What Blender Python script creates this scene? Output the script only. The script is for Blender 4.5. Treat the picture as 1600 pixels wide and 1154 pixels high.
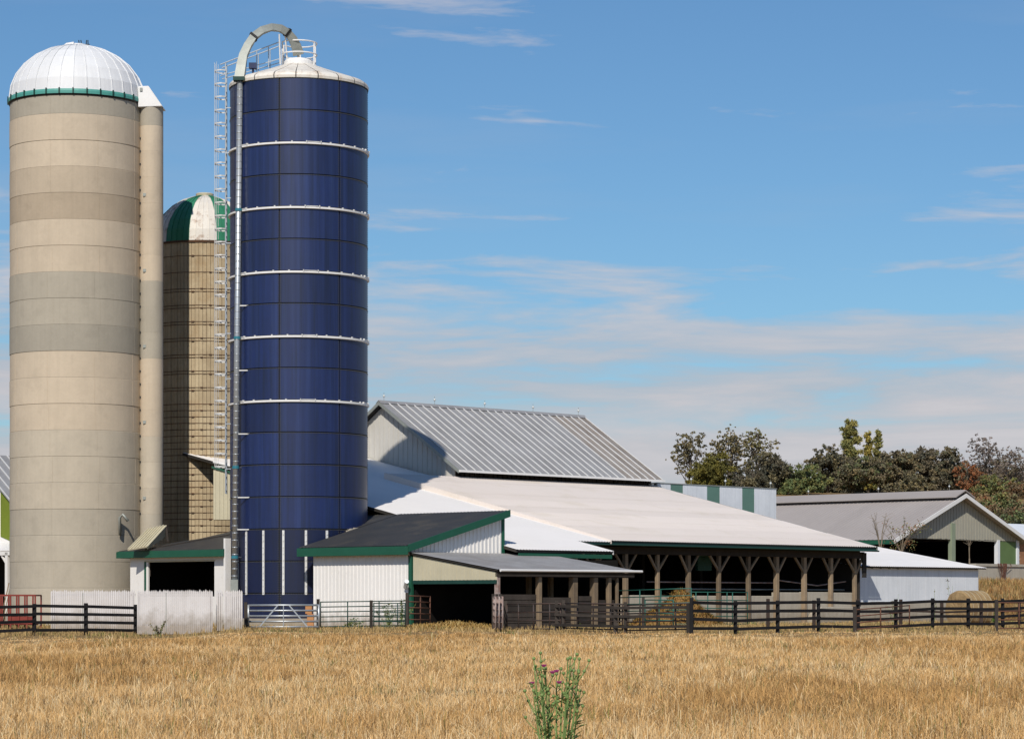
import bpy, math, random
import numpy as np
from mathutils import Vector

for o in list(bpy.data.objects):
    bpy.data.objects.remove(o)
R = math.radians
rng = random.Random(11)
nrg = np.random.default_rng(5)
scene = bpy.context.scene
COL = scene.collection

# ------------------------------------------------------------------ camera
FPX, ZC, YH = 4200.0, 1.1, 940.0       # focal length in photo pixels, eye height, horizon row
cam_d = bpy.data.cameras.new('camera')
cam = bpy.data.objects.new('camera', cam_d)
COL.objects.link(cam)
cam.location = (0, 0, ZC)
cam.rotation_euler = (R(90), 0, 0)
cam_d.sensor_width = 36
cam_d.lens = FPX / 1600 * 36
cam_d.shift_y = (YH - 577) / 1600
cam_d.clip_start = 0.5
cam_d.clip_end = 6000
scene.camera = cam
scene.render.resolution_x, scene.render.resolution_y = 1024, 738

# ------------------------------------------------------------------ sky, sun, exposure
SUN_AZ, SUN_EL = 10.0, 41.0            # sun behind the camera, a little to its left
world = bpy.data.worlds.new('World')
scene.world = world
world.use_nodes = True
wn, wl = world.node_tree.nodes, world.node_tree.links
wn.clear()
def wnode(t, **kw):
    n = wn.new(t)
    for k, v in kw.items():
        setattr(n, k, v)
    return n
sky = wnode('ShaderNodeTexSky', sky_type='NISHITA', sun_disc=False)
sky.sun_elevation = R(SUN_EL)
sky.sun_rotation = R(180 + SUN_AZ)
sky.air_density = 1.0
sky.dust_density = 0.25
sky.ozone_density = 2.2
tc = wnode('ShaderNodeTexCoord')
sep = wnode('ShaderNodeSeparateXYZ')
wl.new(tc.outputs['Generated'], sep.inputs[0])
def wmath(op, a, b=None, c=None):
    n = wnode('ShaderNodeMath', operation=op)
    for i, s in enumerate((a, b, c)):
        if s is None:
            continue
        if isinstance(s, (int, float)):
            n.inputs[i].default_value = s
        else:
            wl.new(s, n.inputs[i])
    return n.outputs[0]
def wramp(sock, stops):
    n = wnode('ShaderNodeValToRGB')
    e = n.color_ramp.elements
    while len(e) < len(stops):
        e.new(0.5)
    for el, (p, c) in zip(e, stops):
        el.position = p
        el.color = (c, c, c, 1)
    wl.new(sock, n.inputs[0])
    return n.outputs[0]
az = wmath('ARCTAN2', sep.outputs[0], sep.outputs[1])
el = wmath('ARCSINE', sep.outputs[2])
comb = wnode('ShaderNodeCombineXYZ')
wl.new(wmath('MULTIPLY', az, 9.0), comb.inputs[0])
wl.new(wmath('MULTIPLY', el, 62.0), comb.inputs[1])
def wnoise(scale, detail, rough, off, dist=0.0):
    m = wnode('ShaderNodeVectorMath', operation='ADD')
    wl.new(comb.outputs[0], m.inputs[0])
    m.inputs[1].default_value = off
    n = wnode('ShaderNodeTexNoise', noise_dimensions='3D')
    n.inputs['Scale'].default_value = scale
    n.inputs['Detail'].default_value = detail
    n.inputs['Roughness'].default_value = rough
    n.inputs['Distortion'].default_value = dist
    wl.new(m.outputs[0], n.inputs['Vector'])
    return n.outputs[0]
n1 = wnoise(0.9, 9, 0.60, (3.1, 0.4, 2.0), 0.25)
n2 = wnoise(0.45, 7, 0.55, (9.7, 5.2, 7.5), 0.1)
# cloud cover thins out with height above the horizon, the same all round
cover = wramp(wmath('MULTIPLY', el, 4.0), [(0.0, 0.38), (0.22, 0.35), (0.265, 0.215), (0.31, 0.31), (0.385, 0.265), (0.43, 0.155), (0.52, 0.11), (0.66, 0.03), (0.95, 0.0)])
m1 = wmath('ADD', n1, wmath('SUBTRACT', cover, 0.130))
mask = wramp(m1, [(0.49, 0.0), (0.63, 0.70), (0.78, 0.93)])
veil = wramp(n2, [(0.50, 0.0), (0.75, 0.22)])
lowveil = wmath('MULTIPLY', veil, wramp(wmath('MULTIPLY', el, 2.0), [(0.0, 1.0), (0.45, 0.5), (0.9, 0.25)]))
allc = wmath('MINIMUM', wmath('ADD', mask, lowveil), 0.92)
ccol = wnode('ShaderNodeMixRGB')
ccol.inputs[1].default_value = (6.0, 6.05, 6.6, 1)
ccol.inputs[2].default_value = (8.2, 7.75, 8.0, 1)
wl.new(wramp(n1, [(0.40, 0.0), (0.68, 1.0)]), ccol.inputs[0])
tint = wnode('ShaderNodeMixRGB', blend_type='MULTIPLY')
tint.inputs[0].default_value = 1
tint.inputs[2].default_value = (0.665, 0.945, 1.165, 1)
wl.new(sky.outputs[0], tint.inputs[1])
mixc = wnode('ShaderNodeMixRGB')
wl.new(allc, mixc.inputs[0])
wl.new(tint.outputs[0], mixc.inputs[1])
wl.new(ccol.outputs[0], mixc.inputs[2])
bg = wnode('ShaderNodeBackground')
bg.inputs[1].default_value = 0.076
wl.new(mixc.outputs[0], bg.inputs[0])
wo = wnode('ShaderNodeOutputWorld')
wl.new(bg.outputs[0], wo.inputs[0])

sun_d = bpy.data.lights.new('sun', 'SUN')
sun_d.energy = 3.9
sun_d.angle = R(0.53)
sun_d.color = (1.0, 0.93, 0.83)
sun = bpy.data.objects.new('sun', sun_d)
COL.objects.link(sun)
sun.location = (-30, -60, 80)
sun.rotation_euler = Vector((math.sin(R(SUN_AZ)) * math.cos(R(SUN_EL)), math.cos(R(SUN_AZ)) * math.cos(R(SUN_EL)), -math.sin(R(SUN_EL)))).to_track_quat('-Z', 'Y').to_euler()
scene.view_settings.view_transform = 'Standard'
scene.view_settings.look = 'None'
scene.view_settings.exposure = 0.0
scene.view_settings.gamma = 1.0

# ------------------------------------------------------------------ materials
def mat(name, col, rough=0.7, metal=0.0, var=0.12, scale=1.5, dark=None, streak=0.0, orand=0.0, bump=0.0, bscale=30.0,
        spec=0.4, attr=False, coat=0.0, splash=0.0, lstreak=None, dirt=None, dirt_amt=0.0, dirt_scale=0.6):
    m = bpy.data.materials.new(name)
    m.use_nodes = True
    nt = m.node_tree
    N, L = nt.nodes, nt.links
    b = N['Principled BSDF']
    b.inputs['Roughness'].default_value = rough
    b.inputs['Metallic'].default_value = metal
    b.inputs['Specular IOR Level'].default_value = spec
    if coat:
        b.inputs['Coat Weight'].default_value = coat
        b.inputs['Coat Roughness'].default_value = 0.15
    geo = N.new('ShaderNodeNewGeometry')
    def noise(sc, vec=(1, 1, 1), det=5, ro=0.6):
        mp = N.new('ShaderNodeMapping')
        mp.inputs['Scale'].default_value = vec
        L.new(geo.outputs['Position'], mp.inputs[0])
        n = N.new('ShaderNodeTexNoise')
        n.inputs['Scale'].default_value = sc
        n.inputs['Detail'].default_value = det
        n.inputs['Roughness'].default_value = ro
        L.new(mp.outputs[0], n.inputs['Vector'])
        return n.outputs[0]
    def ramp(s, p0, p1, v0=0.0, v1=1.0):
        r = N.new('ShaderNodeMapRange')
        r.inputs[1].default_value, r.inputs[2].default_value = p0, p1
        r.inputs[3].default_value, r.inputs[4].default_value = v0, v1
        L.new(s, r.inputs[0])
        return r.outputs[0]
    if attr:
        a = N.new('ShaderNodeVertexColor')
        a.layer_name = 'Col'
        cur = a.outputs[0]
    else:
        c = N.new('ShaderNodeRGB')
        c.outputs[0].default_value = (*col, 1)
        cur = c.outputs[0]
    def mixin(cur, fac, col2, mode='MIX'):
        x = N.new('ShaderNodeMixRGB')
        x.blend_type = mode
        L.new(fac, x.inputs[0])
        L.new(cur, x.inputs[1])
        x.inputs[2].default_value = (*col2, 1)
        return x.outputs[0]
    if dark is None:
        dark = tuple(k * 0.55 for k in col)
    if var:
        cur = mixin(cur, ramp(noise(scale), 0.35, 0.75, 0, var * 3), dark)
        cur = mixin(cur, ramp(noise(scale * 9, det=3), 0.4, 0.8, 0, var * 1.6), dark)
    if streak:
        cur = mixin(cur, ramp(noise(2.2, (2.5, 2.5, 0.09)), 0.45, 0.75, 0, streak), dark)
    if lstreak is not None:                # lighter upright bands, reflections put into the colour
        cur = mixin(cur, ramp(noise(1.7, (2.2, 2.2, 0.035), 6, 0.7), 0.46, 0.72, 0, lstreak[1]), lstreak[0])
    if dirt is not None:
        cur = mixin(cur, ramp(noise(dirt_scale, (1, 1, 1), 8, 0.68), 0.52, 0.66, 0, dirt_amt), dirt)
    if splash:                             # mud thrown up on the foot of a wall, in ragged blotches
        sx = N.new('ShaderNodeSeparateXYZ')
        L.new(geo.outputs['Position'], sx.inputs[0])
        low = ramp(sx.outputs[2], 0.05, 0.95, 0.62, 0.0)
        ad = N.new('ShaderNodeMath'); ad.operation = 'ADD'
        L.new(low, ad.inputs[0]); L.new(noise(3.5, (1, 1, 0.6), 7, 0.65), ad.inputs[1])
        cur = mixin(cur, ramp(ad.outputs[0], 0.62, 1.05, 0, splash), (0.20, 0.15, 0.09))
    if orand:
        oi = N.new('ShaderNodeObjectInfo')
        h = N.new('ShaderNodeHueSaturation')
        L.new(ramp(oi.outputs['Random'], 0, 1, 1 - orand, 1 + orand), h.inputs['Value'])
        L.new(cur, h.inputs['Color'])
        cur = h.outputs[0]
    L.new(cur, b.inputs['Base Color'])
    if bump:
        bn = N.new('ShaderNodeBump')
        bn.inputs['Strength'].default_value = bump
        bn.inputs['Distance'].default_value = 0.02
        L.new(noise(bscale), bn.inputs['Height'])
        L.new(bn.outputs[0], b.inputs['Normal'])
    return m

M = {}
M['ground'] = mat('ground', (0.30, 0.20, 0.09), 0.95, var=0.25, scale=0.5, dark=(0.17, 0.11, 0.05), dirt=(0.12, 0.13, 0.05), dirt_amt=0.35, dirt_scale=0.15, bump=0.5, bscale=8, spec=0.1)
M['grass'] = mat('dry_grass', (0.4, 0.3, 0.1), 0.85, var=0, attr=True, spec=0.15)
M['leaf'] = mat('leaf', (0.1, 0.1, 0.03), 0.75, var=0, attr=True, spec=0.2)
M['bark'] = mat('bark', (0.13, 0.11, 0.085), 0.9, var=0.2, scale=3, spec=0.15)
M['pale_bark'] = mat('pale_bark', (0.26, 0.21, 0.15), 0.9, var=0.2, scale=3, spec=0.15)
M['white_metal'] = mat('white_metal', (0.80, 0.79, 0.77), 0.45, var=0.05, scale=0.8, streak=0.10)
M['white_wall'] = mat('white_wall', (0.82, 0.80, 0.77), 0.55, splash=0.7, var=0.05, scale=0.6, streak=0.12, dark=(0.5, 0.48, 0.43))
M['white_board'] = mat('white_board', (0.68, 0.65, 0.64), 0.8, splash=0.6, var=0.10, scale=2, streak=0.25, dark=(0.42, 0.38, 0.35))
M['blue_white'] = mat('blue_white', (0.78, 0.81, 0.845), 0.6, var=0.08, scale=1, streak=0.3, dark=(0.42, 0.46, 0.50))
M['dome_white'] = mat('dome_white', (0.72, 0.73, 0.74), 0.55, metal=0.0, var=0.06, scale=1.2, streak=0.15, dark=(0.48, 0.48, 0.48), orand=0.04)
M['cap_white'] = mat('cap_white', (0.78, 0.75, 0.68), 0.5, var=0.08, scale=2, dark=(0.55, 0.42, 0.30), dirt=(0.38, 0.24, 0.13), dirt_amt=0.5, dirt_scale=2.2)
M['galv'] = mat('galvanised', (0.50, 0.53, 0.55), 0.42, metal=0.65, var=0.12, scale=4)
M['galv_dull'] = mat('galvanised_dull', (0.34, 0.36, 0.33), 0.55, metal=0.35, var=0.15, scale=2)
M['teal'] = mat('teal_paint', (0.08, 0.32, 0.27), 0.5, var=0.1)
M['clamp'] = mat('clamp_teal', (0.03, 0.20, 0.26), 0.5, var=0.1)
M['green_trim'] = mat('green_trim', (0.012, 0.095, 0.055), 0.5, var=0.12, scale=2)
M['green_dome'] = mat('green_dome', (0.035, 0.22, 0.12), 0.5, var=0.1, scale=1.5, streak=0.2, orand=0.06)
M['rust_white'] = mat('rust_white', (0.72, 0.69, 0.63), 0.55, var=0.08, scale=2, dark=(0.5, 0.42, 0.33), dirt=(0.25, 0.11, 0.035), dirt_amt=0.75, dirt_scale=1.6, orand=0.05)
M['green_panel'] = mat('green_panel', (0.12, 0.19, 0.07), 0.6, var=0.1)
M['olive_panel'] = mat('olive_panel', (0.17, 0.22, 0.02), 0.6, var=0.08)
M['stripe_green'] = mat('stripe_green', (0.12, 0.23, 0.185), 0.6, var=0.08, streak=0.1)
M['sage'] = mat('sage_paint', (0.26, 0.31, 0.22), 0.7, var=0.1)
M['dark_roof'] = mat('dark_roof', (0.032, 0.034, 0.037), 0.55, var=0.2, scale=1, dark=(0.06, 0.055, 0.05), dirt=(0.11, 0.095, 0.07), dirt_amt=0.45)
M['grey_roof'] = mat('grey_roof', (0.36, 0.36, 0.365), 0.5, metal=0.15, var=0.14, scale=0.7, streak=0.15, dark=(0.16, 0.15, 0.14), orand=0.07)
M['rib_light'] = mat('rib_light', (0.68, 0.68, 0.67), 0.45, metal=0.1, var=0.08)
M['brown_sheet'] = mat('brown_sheet', (0.36, 0.33, 0.30), 0.5, metal=0.2, var=0.2, scale=1, dark=(0.20, 0.15, 0.11), orand=0.10)
M['leanto_roof'] = mat('leanto_roof', (0.37, 0.365, 0.365), 0.55, metal=0.15, var=0.16, scale=0.8, dark=(0.15, 0.14, 0.13), dirt=(0.16, 0.10, 0.06), dirt_amt=0.2)
M['far_roof'] = mat('far_roof', (0.37, 0.335, 0.315), 0.65, metal=0.0, var=0.14, scale=0.25, dark=(0.28, 0.25, 0.235), orand=0.035)
M['cream_roof'] = mat('cream_roof', (0.745, 0.675, 0.62), 0.5, var=0.06, scale=0.35, dark=(0.64, 0.56, 0.49), dirt=(0.60, 0.53, 0.43), dirt_amt=0.4, dirt_scale=0.45, orand=0.06, streak=0.12)
M['white_roof'] = mat('white_roof', (0.84, 0.815, 0.79), 0.45, var=0.05, scale=0.4, dark=(0.62, 0.59, 0.55), orand=0.02)
M['gable_wall'] = mat('gable_wall', (0.60, 0.58, 0.53), 0.7, var=0.08, scale=0.8, streak=0.15)
M['far_siding'] = mat('far_siding', (0.40, 0.385, 0.315), 0.7, var=0.1, scale=0.5, streak=0.2)
M['cream_panel'] = mat('cream_panel', (0.58, 0.53, 0.38), 0.6, var=0.1, scale=1, streak=0.15)
M['post_wood'] = mat('post_wood', (0.29, 0.215, 0.135), 0.9, var=0.25, scale=2.5, streak=0.3, dark=(0.16, 0.12, 0.085), orand=0.30, bump=0.3)
M['old_wood'] = mat('old_wood', (0.055, 0.044, 0.036), 0.9, var=0.25, scale=2, streak=0.3, dark=(0.022, 0.018, 0.015), orand=0.35, bump=0.3)
M['dark_wood'] = mat('dark_wood', (0.045, 0.040, 0.034), 0.95, var=0.25, scale=1, orand=0.2)
M['interior'] = mat('interior', (0.016, 0.015, 0.014), 1.0, var=0.2, spec=0.05)  # near black, so the shade indoors is put into the colour
M['fence_black'] = mat('fence_black', (0.011, 0.011, 0.013), 0.8, var=0.2, scale=3, dark=(0.024, 0.021, 0.019), orand=0.25, spec=0.2)
M['fence_brown'] = mat('fence_brown', (0.055, 0.035, 0.026), 0.85, var=0.25, scale=3, orand=0.25)
M['gate_green'] = mat('gate_green', (0.012, 0.055, 0.042), 0.5, var=0.2, scale=5)
M['pen_green'] = mat('pen_green', (0.022, 0.125, 0.095), 0.5, var=0.2, scale=5)
M['gate_dark'] = mat('gate_dark', (0.035, 0.036, 0.036), 0.6, var=0.3, scale=5, dark=(0.09, 0.045, 0.03))
M['gate_rust'] = mat('gate_rust', (0.17, 0.075, 0.045), 0.8, var=0.3, scale=5, dark=(0.08, 0.035, 0.022))
M['gate_pale'] = mat('gate_pale', (0.42, 0.37, 0.34), 0.7, var=0.3, scale=5, dark=(0.2, 0.08, 0.05))
M['red_paint'] = mat('red_paint', (0.24, 0.038, 0.024), 0.55, var=0.2, scale=4, dark=(0.15, 0.02, 0.015))
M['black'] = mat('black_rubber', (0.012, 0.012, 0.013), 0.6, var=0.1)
M['wall_concrete'] = mat('wall_concrete', (0.46, 0.42, 0.345), 0.9, splash=0.5, var=0.12, scale=0.8, streak=0.3, dark=(0.26, 0.22, 0.17), bump=0.3, bscale=6)
M['hay'] = mat('hay', (0.28, 0.16, 0.05), 0.95, var=0.3, scale=3, dark=(0.20, 0.11, 0.035), bump=0.8, bscale=25)
M['bale'] = mat('bale', (0.40, 0.28, 0.14), 0.95, var=0.28, scale=2.2, dark=(0.22, 0.14, 0.065), bump=1.0, bscale=22)
M['orange_block'] = mat('orange_block', (0.50, 0.24, 0.10), 0.85, var=0.1)
M['brick'] = mat('brick_orange', (0.38, 0.19, 0.10), 0.85, var=0.15, orand=0.1)
M['pink'] = mat('thistle_pink', (0.42, 0.05, 0.22), 0.8, var=0.15, scale=20)
M['thistle'] = mat('thistle_green', (0.22, 0.32, 0.10), 0.7, var=0.2, scale=10, dark=(0.09, 0.15, 0.035))
M['globe'] = mat('glass_globe', (0.6, 0.62, 0.6), 0.2, var=0.0)
M['stave'] = mat('stave', (0.56, 0.46, 0.30), 0.9, var=0.18, scale=0.7, streak=0.55, dark=(0.27, 0.20, 0.12), dirt=(0.30, 0.16, 0.05), dirt_amt=0.3, dirt_scale=0.9, bump=0.3, bscale=10)
M['hoop'] = mat('hoop', (0.075, 0.055, 0.04), 0.8, var=0.3, scale=3, dark=(0.14, 0.06, 0.025))
M['seal'] = mat('seam_sealant', (0.014, 0.015, 0.020), 0.8, var=0.1)
M['navy'] = mat('navy_glass', (0.0078, 0.0190, 0.088), 0.40, var=0.12, scale=0.7, dark=(0.006, 0.012, 0.036), streak=0.9, orand=0.22, spec=0.6, lstreak=((0.020, 0.040, 0.135), 0.75), bump=0.12, bscale=1.4)  # dark and light upright bands paint in the sun's reflections
M['navy_low'] = mat('navy_low', (0.0045, 0.0105, 0.052), 0.40, var=0.12, scale=0.7, dark=(0.004, 0.007, 0.024), streak=0.9, orand=0.15, spec=0.6)  # reflection bands painted into the colour here too
M['bolt'] = mat('bolt', (0.10, 0.10, 0.085), 0.5, var=0.1)
M['strip_white'] = mat('strip_white', (0.72, 0.72, 0.70), 0.5, var=0.15, scale=6)
CONC = {'g': (0.47, 0.42, 0.335), 'a': (0.585, 0.49, 0.37), 'b': (0.50, 0.415, 0.31), 'c': (0.425, 0.383, 0.308), 'd': (0.385, 0.35, 0.285), 'e': (0.53, 0.465, 0.365), 'f': (0.46, 0.375, 0.275)}
for k, c in CONC.items():
    M['conc_' + k] = mat('concrete_' + k, c, 0.9, var=0.13, scale=0.9, streak=0.30, dark=tuple(q * 0.74 for q in c), bump=0.3, bscale=9, spec=0.2, orand=0.045,
                         dirt=tuple(q * 0.76 for q in c), dirt_amt=0.4, dirt_scale=1.3)

# ------------------------------------------------------------------ helpers
def px(x, y, Y):
    """pixel of the photograph at depth Y -> world point"""
    return Vector(((x - 800) / FPX * Y, Y, ZC - (y - YH) / FPX * Y))
ANG = R(46)                                # the farm's buildings share one square grid, turned 46 degrees
U = Vector((math.cos(ANG), math.sin(ANG), 0))
V = Vector((-math.sin(ANG), math.cos(ANG), 0))
FO = Vector((2.88, 121.0, 0))
def fw(a, b, z=0.0):
    return FO + U * a + V * b + Vector((0, 0, z))
def fab(p):
    d = Vector((p[0], p[1], 0)) - FO
    return d.dot(U), d.dot(V)
def smooth(t):
    t = np.clip(t, 0, 1)
    return t * t * (3 - 2 * t)
def gz(X, Y):
    """height of the ground"""
    X, Y = np.asarray(X, float), np.asarray(Y, float)
    z = -0.5 + 0.5 * np.clip((Y - 38) / 68.0, 0, 1)
    z = z - 0.20 * smooth((-9 - X) / 5) * smooth((113 - Y) / 5) * smooth((Y - 60) / 30)
    z = z + 2.2 * smooth((Y - 148) / 20) * smooth((X - 20) / 8) + 1.4 * smooth((Y - 182) / 3) * smooth((X - 10) / 8)
    z = z + 15.0 * smooth((Y - 250) / 190)
    z = z + 0.03 * np.sin(X * 0.9 + Y * 0.23) + 0.03 * np.sin(Y * 0.7 - X * 0.31)
    return z
def g(X, Y):
    return float(gz(X, Y))

def tag(o, label=None, cat=None, group=None, kind=None):
    if label: o['label'] = label
    if cat: o['category'] = cat
    if group: o['group'] = group
    if kind: o['kind'] = kind
    return o
def thing(name, loc, label, cat, rz=0.0, group=None):
    o = bpy.data.objects.new(name, None)
    o.empty_display_size = 0.3
    COL.objects.link(o)
    o.location = loc
    o.rotation_euler = (0, 0, rz)
    return tag(o, label, cat, group)
def inst(name, mesh, parent, loc=(0, 0, 0), rz=0.0):
    o = bpy.data.objects.new(name, mesh)
    COL.objects.link(o)
    o.parent = parent
    o.location = loc
    o.rotation_euler = (0, 0, rz)
    return o
def copy_tree(o, parent=None):
    c = o.copy()
    COL.objects.link(c)
    c.parent = parent
    for ch in list(o.children):
        copy_tree(ch, c)
    return c

class MB:
    """collects faces; build() links them as one mesh object"""
    def __init__(s):
        s.v, s.f = [], []
    def face(s, pts):
        n = len(s.v)
        s.v += [tuple(p) for p in pts]
        s.f.append(tuple(range(n, n + len(pts))))
        return s
    def box(s, x0, x1, y0, y1, z0, z1):
        n = len(s.v)
        s.v += [(x0, y0, z0), (x1, y0, z0), (x1, y1, z0), (x0, y1, z0), (x0, y0, z1), (x1, y0, z1), (x1, y1, z1), (x0, y1, z1)]
        s.f += [tuple(n + i for i in q) for q in ((0, 3, 2, 1), (4, 5, 6, 7), (0, 1, 5, 4), (1, 2, 6, 5), (2, 3, 7, 6), (3, 0, 4, 7))]
        return s
    def prism(s, pts, ext):
        pts = [Vector(p) for p in pts]
        ext = Vector(ext)
        n, k = len(s.v), len(pts)
        s.v += [tuple(p) for p in pts] + [tuple(p + ext) for p in pts]
        s.f.append(tuple(n + i for i in range(k))[::-1])
        s.f.append(tuple(n + k + i for i in range(k)))
        for i in range(k):
            j = (i + 1) % k
            s.f.append((n + i, n + j, n + k + j, n + k + i))
        return s
    def beam(s, p0, p1, w, h, up=(0, 0, 1)):
        p0, p1 = Vector(p0), Vector(p1)
        d = (p1 - p0).normalized()
        up = Vector(up)
        if abs(d.dot(up)) > 0.98:
            up = Vector((0, 1, 0))
        sd = d.cross(up).normalized()
        up = sd.cross(d).normalized()
        q = [p0 + sd * (w / 2 * i) + up * (h / 2 * j) for i, j in ((-1, -1), (1, -1), (1, 1), (-1, 1))]
        return s.prism(q, p1 - p0)
    def tube(s, pts, r, n=8, sq=None, closed=False, side=None):
        pts = [Vector(p) for p in pts]
        k = len(pts)
        rs = r if isinstance(r, (list, tuple)) else [r] * k
        base = len(s.v)
        prev = None
        for i, p in enumerate(pts):
            if closed:
                d = (pts[(i + 1) % k] - pts[i - 1]).normalized()
            else:
                d = (pts[min(i + 1, k - 1)] - pts[max(i - 1, 0)]).normalized()
            ref = Vector(side) if side else (prev if prev is not None else (Vector((0, 0, 1)) if abs(d.z) < 0.9 else Vector((0, 1, 0))))
            a = (ref - d * ref.dot(d)).normalized()
            prev = a
            b = d.cross(a)
            for j in range(n):
                t = 2 * math.pi * (j + 0.5) / n
                s.v.append(tuple(p + (a * math.cos(t) + b * math.sin(t)) * rs[i]))
        m = k if closed else k - 1
        for i in range(m):
            i2 = (i + 1) % k
            for j in range(n):
                j2 = (j + 1) % n
                s.f.append((base + i * n + j, base + i * n + j2, base + i2 * n + j2, base + i2 * n + j))
        if not closed:
            s.f.append(tuple(base + j for j in range(n))[::-1])
            s.f.append(tuple(base + (k - 1) * n + j for j in range(n)))
        return s
    def lathe(s, prof, n=48, a0=0.0, a1=None):
        full = a1 is None
        span = 2 * math.pi if full else a1 - a0
        m = n if full else n + 1
        base = len(s.v)
        for r, z in prof:
            for j in range(m):
                t = a0 + span * j / n
                s.v.append((r * math.sin(t), -r * math.cos(t), z))
        for i in range(len(prof) - 1):
            for j in range(n):
                j2 = (j + 1) % m
                s.f.append((base + i * m + j, base + i * m + j2, base + (i + 1) * m + j2, base + (i + 1) * m + j))
        return s
    def arcpanel(s, r0, r1, a0, a1, z0, z1, n=8):
        """closed curved slab between radii r0 < r1"""
        cor = ((r0, z0), (r1, z0), (r1, z1), (r0, z1))
        def pt(c, t):
            return (c[0] * math.sin(t), -c[0] * math.cos(t), c[1])
        for k in range(4):                     # each side has its own vertices, so shading stays crisp at the edges
            base = len(s.v)
            for j in range(n + 1):
                t = a0 + (a1 - a0) * j / n
                s.v += [pt(cor[k], t), pt(cor[(k + 1) % 4], t)]
            for j in range(n):
                p = base + 2 * j
                s.f.append((p, p + 1, p + 3, p + 2))
        s.face([pt(c, a0) for c in cor][::-1])
        s.face([pt(c, a1) for c in cor])
        return s
    def corr(s, o, du, L, dv, W, pitch, amp, kind='sin', segs=1, per=6):
        """corrugated sheet: waves run along dv, repeat along du"""
        o, du, dv = Vector(o), Vector(du).normalized(), Vector(dv).normalized()
        nn = du.cross(dv).normalized()
        if kind == 'sin':
            nx = int(L / pitch * per)
            prof = [(L * i / nx, amp * math.sin(2 * math.pi * (L * i / nx) / pitch)) for i in range(nx + 1)]
        else:                                  # flat pan with narrow trapezoid ribs
            prof = []
            k = max(1, int(round(L / pitch)))
            p = L / k
            for i in range(k):
                x = i * p
                prof += [(x, amp), (x + p * 0.12, amp), (x + p * 0.22, 0), (x + p * 0.90, 0)]
            prof.append((L, amp))
        base = len(s.v)
        m = len(prof)
        for j in range(segs + 1):
            for x, h in prof:
                s.v.append(tuple(o + du * x + dv * (W * j / segs) + nn * h))
        for j in range(segs):
            for i in range(m - 1):
                q = base + j * m + i
                s.f.append((q, q + 1, q + m + 1, q + m))
        return s
    def mesh(s, name, material, smooth=False):
        me = bpy.data.meshes.new(name)
        me.from_pydata(s.v, [], s.f)
        me.materials.append(M[material] if isinstance(material, str) else material)
        if smooth:
            me.polygons.foreach_set('use_smooth', [True] * len(me.polygons))
        me.update()
        return me
    def build(s, name, material, parent=None, smooth=False, bevel=0.0, loc=(0, 0, 0), rz=0.0, stuff=False):
        o = inst(name, s.mesh(name, material, smooth), parent, loc, rz)
        if stuff:
            o['kind'] = 'stuff'
        if bevel:
            b = o.modifiers.new('bevel', 'BEVEL')
            b.width = bevel
            b.segments = 1
            b.limit_method = 'ANGLE'
        return o

def grid_mesh(name, verts, faces_quads, cols, material, smooth=False):
    """fast mesh from numpy arrays; cols is a colour per face corner or None"""
    me = bpy.data.meshes.new(name)
    nv, nf = len(verts), len(faces_quads)
    k = faces_quads.shape[1]
    me.vertices.add(nv)
    me.vertices.foreach_set('co', verts.astype(np.float32).ravel())
    me.loops.add(nf * k)
    me.loops.foreach_set('vertex_index', faces_quads.astype(np.int32).ravel())
    me.polygons.add(nf)
    me.polygons.foreach_set('loop_start', np.arange(0, nf * k, k, dtype=np.int32))
    me.polygons.foreach_set('loop_total', np.full(nf, k, dtype=np.int32))
    me.update(calc_edges=True)
    if cols is not None:
        at = me.color_attributes.new('Col', 'FLOAT_COLOR', 'POINT')
        c4 = np.ones((nv, 4), np.float32)
        c4[:, :3] = cols
        at.data.foreach_set('color', c4.ravel())
    me.materials.append(M[material])
    return me

# ================================================================== ground
def make_ground():
    ys = np.concatenate([np.arange(-30, 20, 10.0), np.arange(20, 200, 1.5), np.arange(200, 480, 6.0), np.array([500, 700, 1000, 1600, 2600, 4000])])
    xs = np.concatenate([np.array([-2500, -1200, -600, -300, -150, -90]), np.arange(-60, 61, 1.5), np.array([75, 100, 150, 300, 600, 1200, 2500])])
    XX, YY = np.meshgrid(xs, ys)
    ZZ = gz(XX, YY)
    v = np.stack([XX, YY, ZZ], -1).reshape(-1, 3)
    nx, ny = len(xs), len(ys)
    i, j = np.meshgrid(np.arange(nx - 1), np.arange(ny - 1))
    q = (j * nx + i).ravel()
    f = np.stack([q, q + 1, q + nx + 1, q + nx], -1)
    me = grid_mesh('ground', v, f, None, 'ground')
    me.polygons.foreach_set('use_smooth', [True] * len(me.polygons))
    o = inst('ground', me, None)
    tag(o, 'gently rising farm field and yard of bare dry soil', 'ground', kind='structure')
make_ground()

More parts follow.
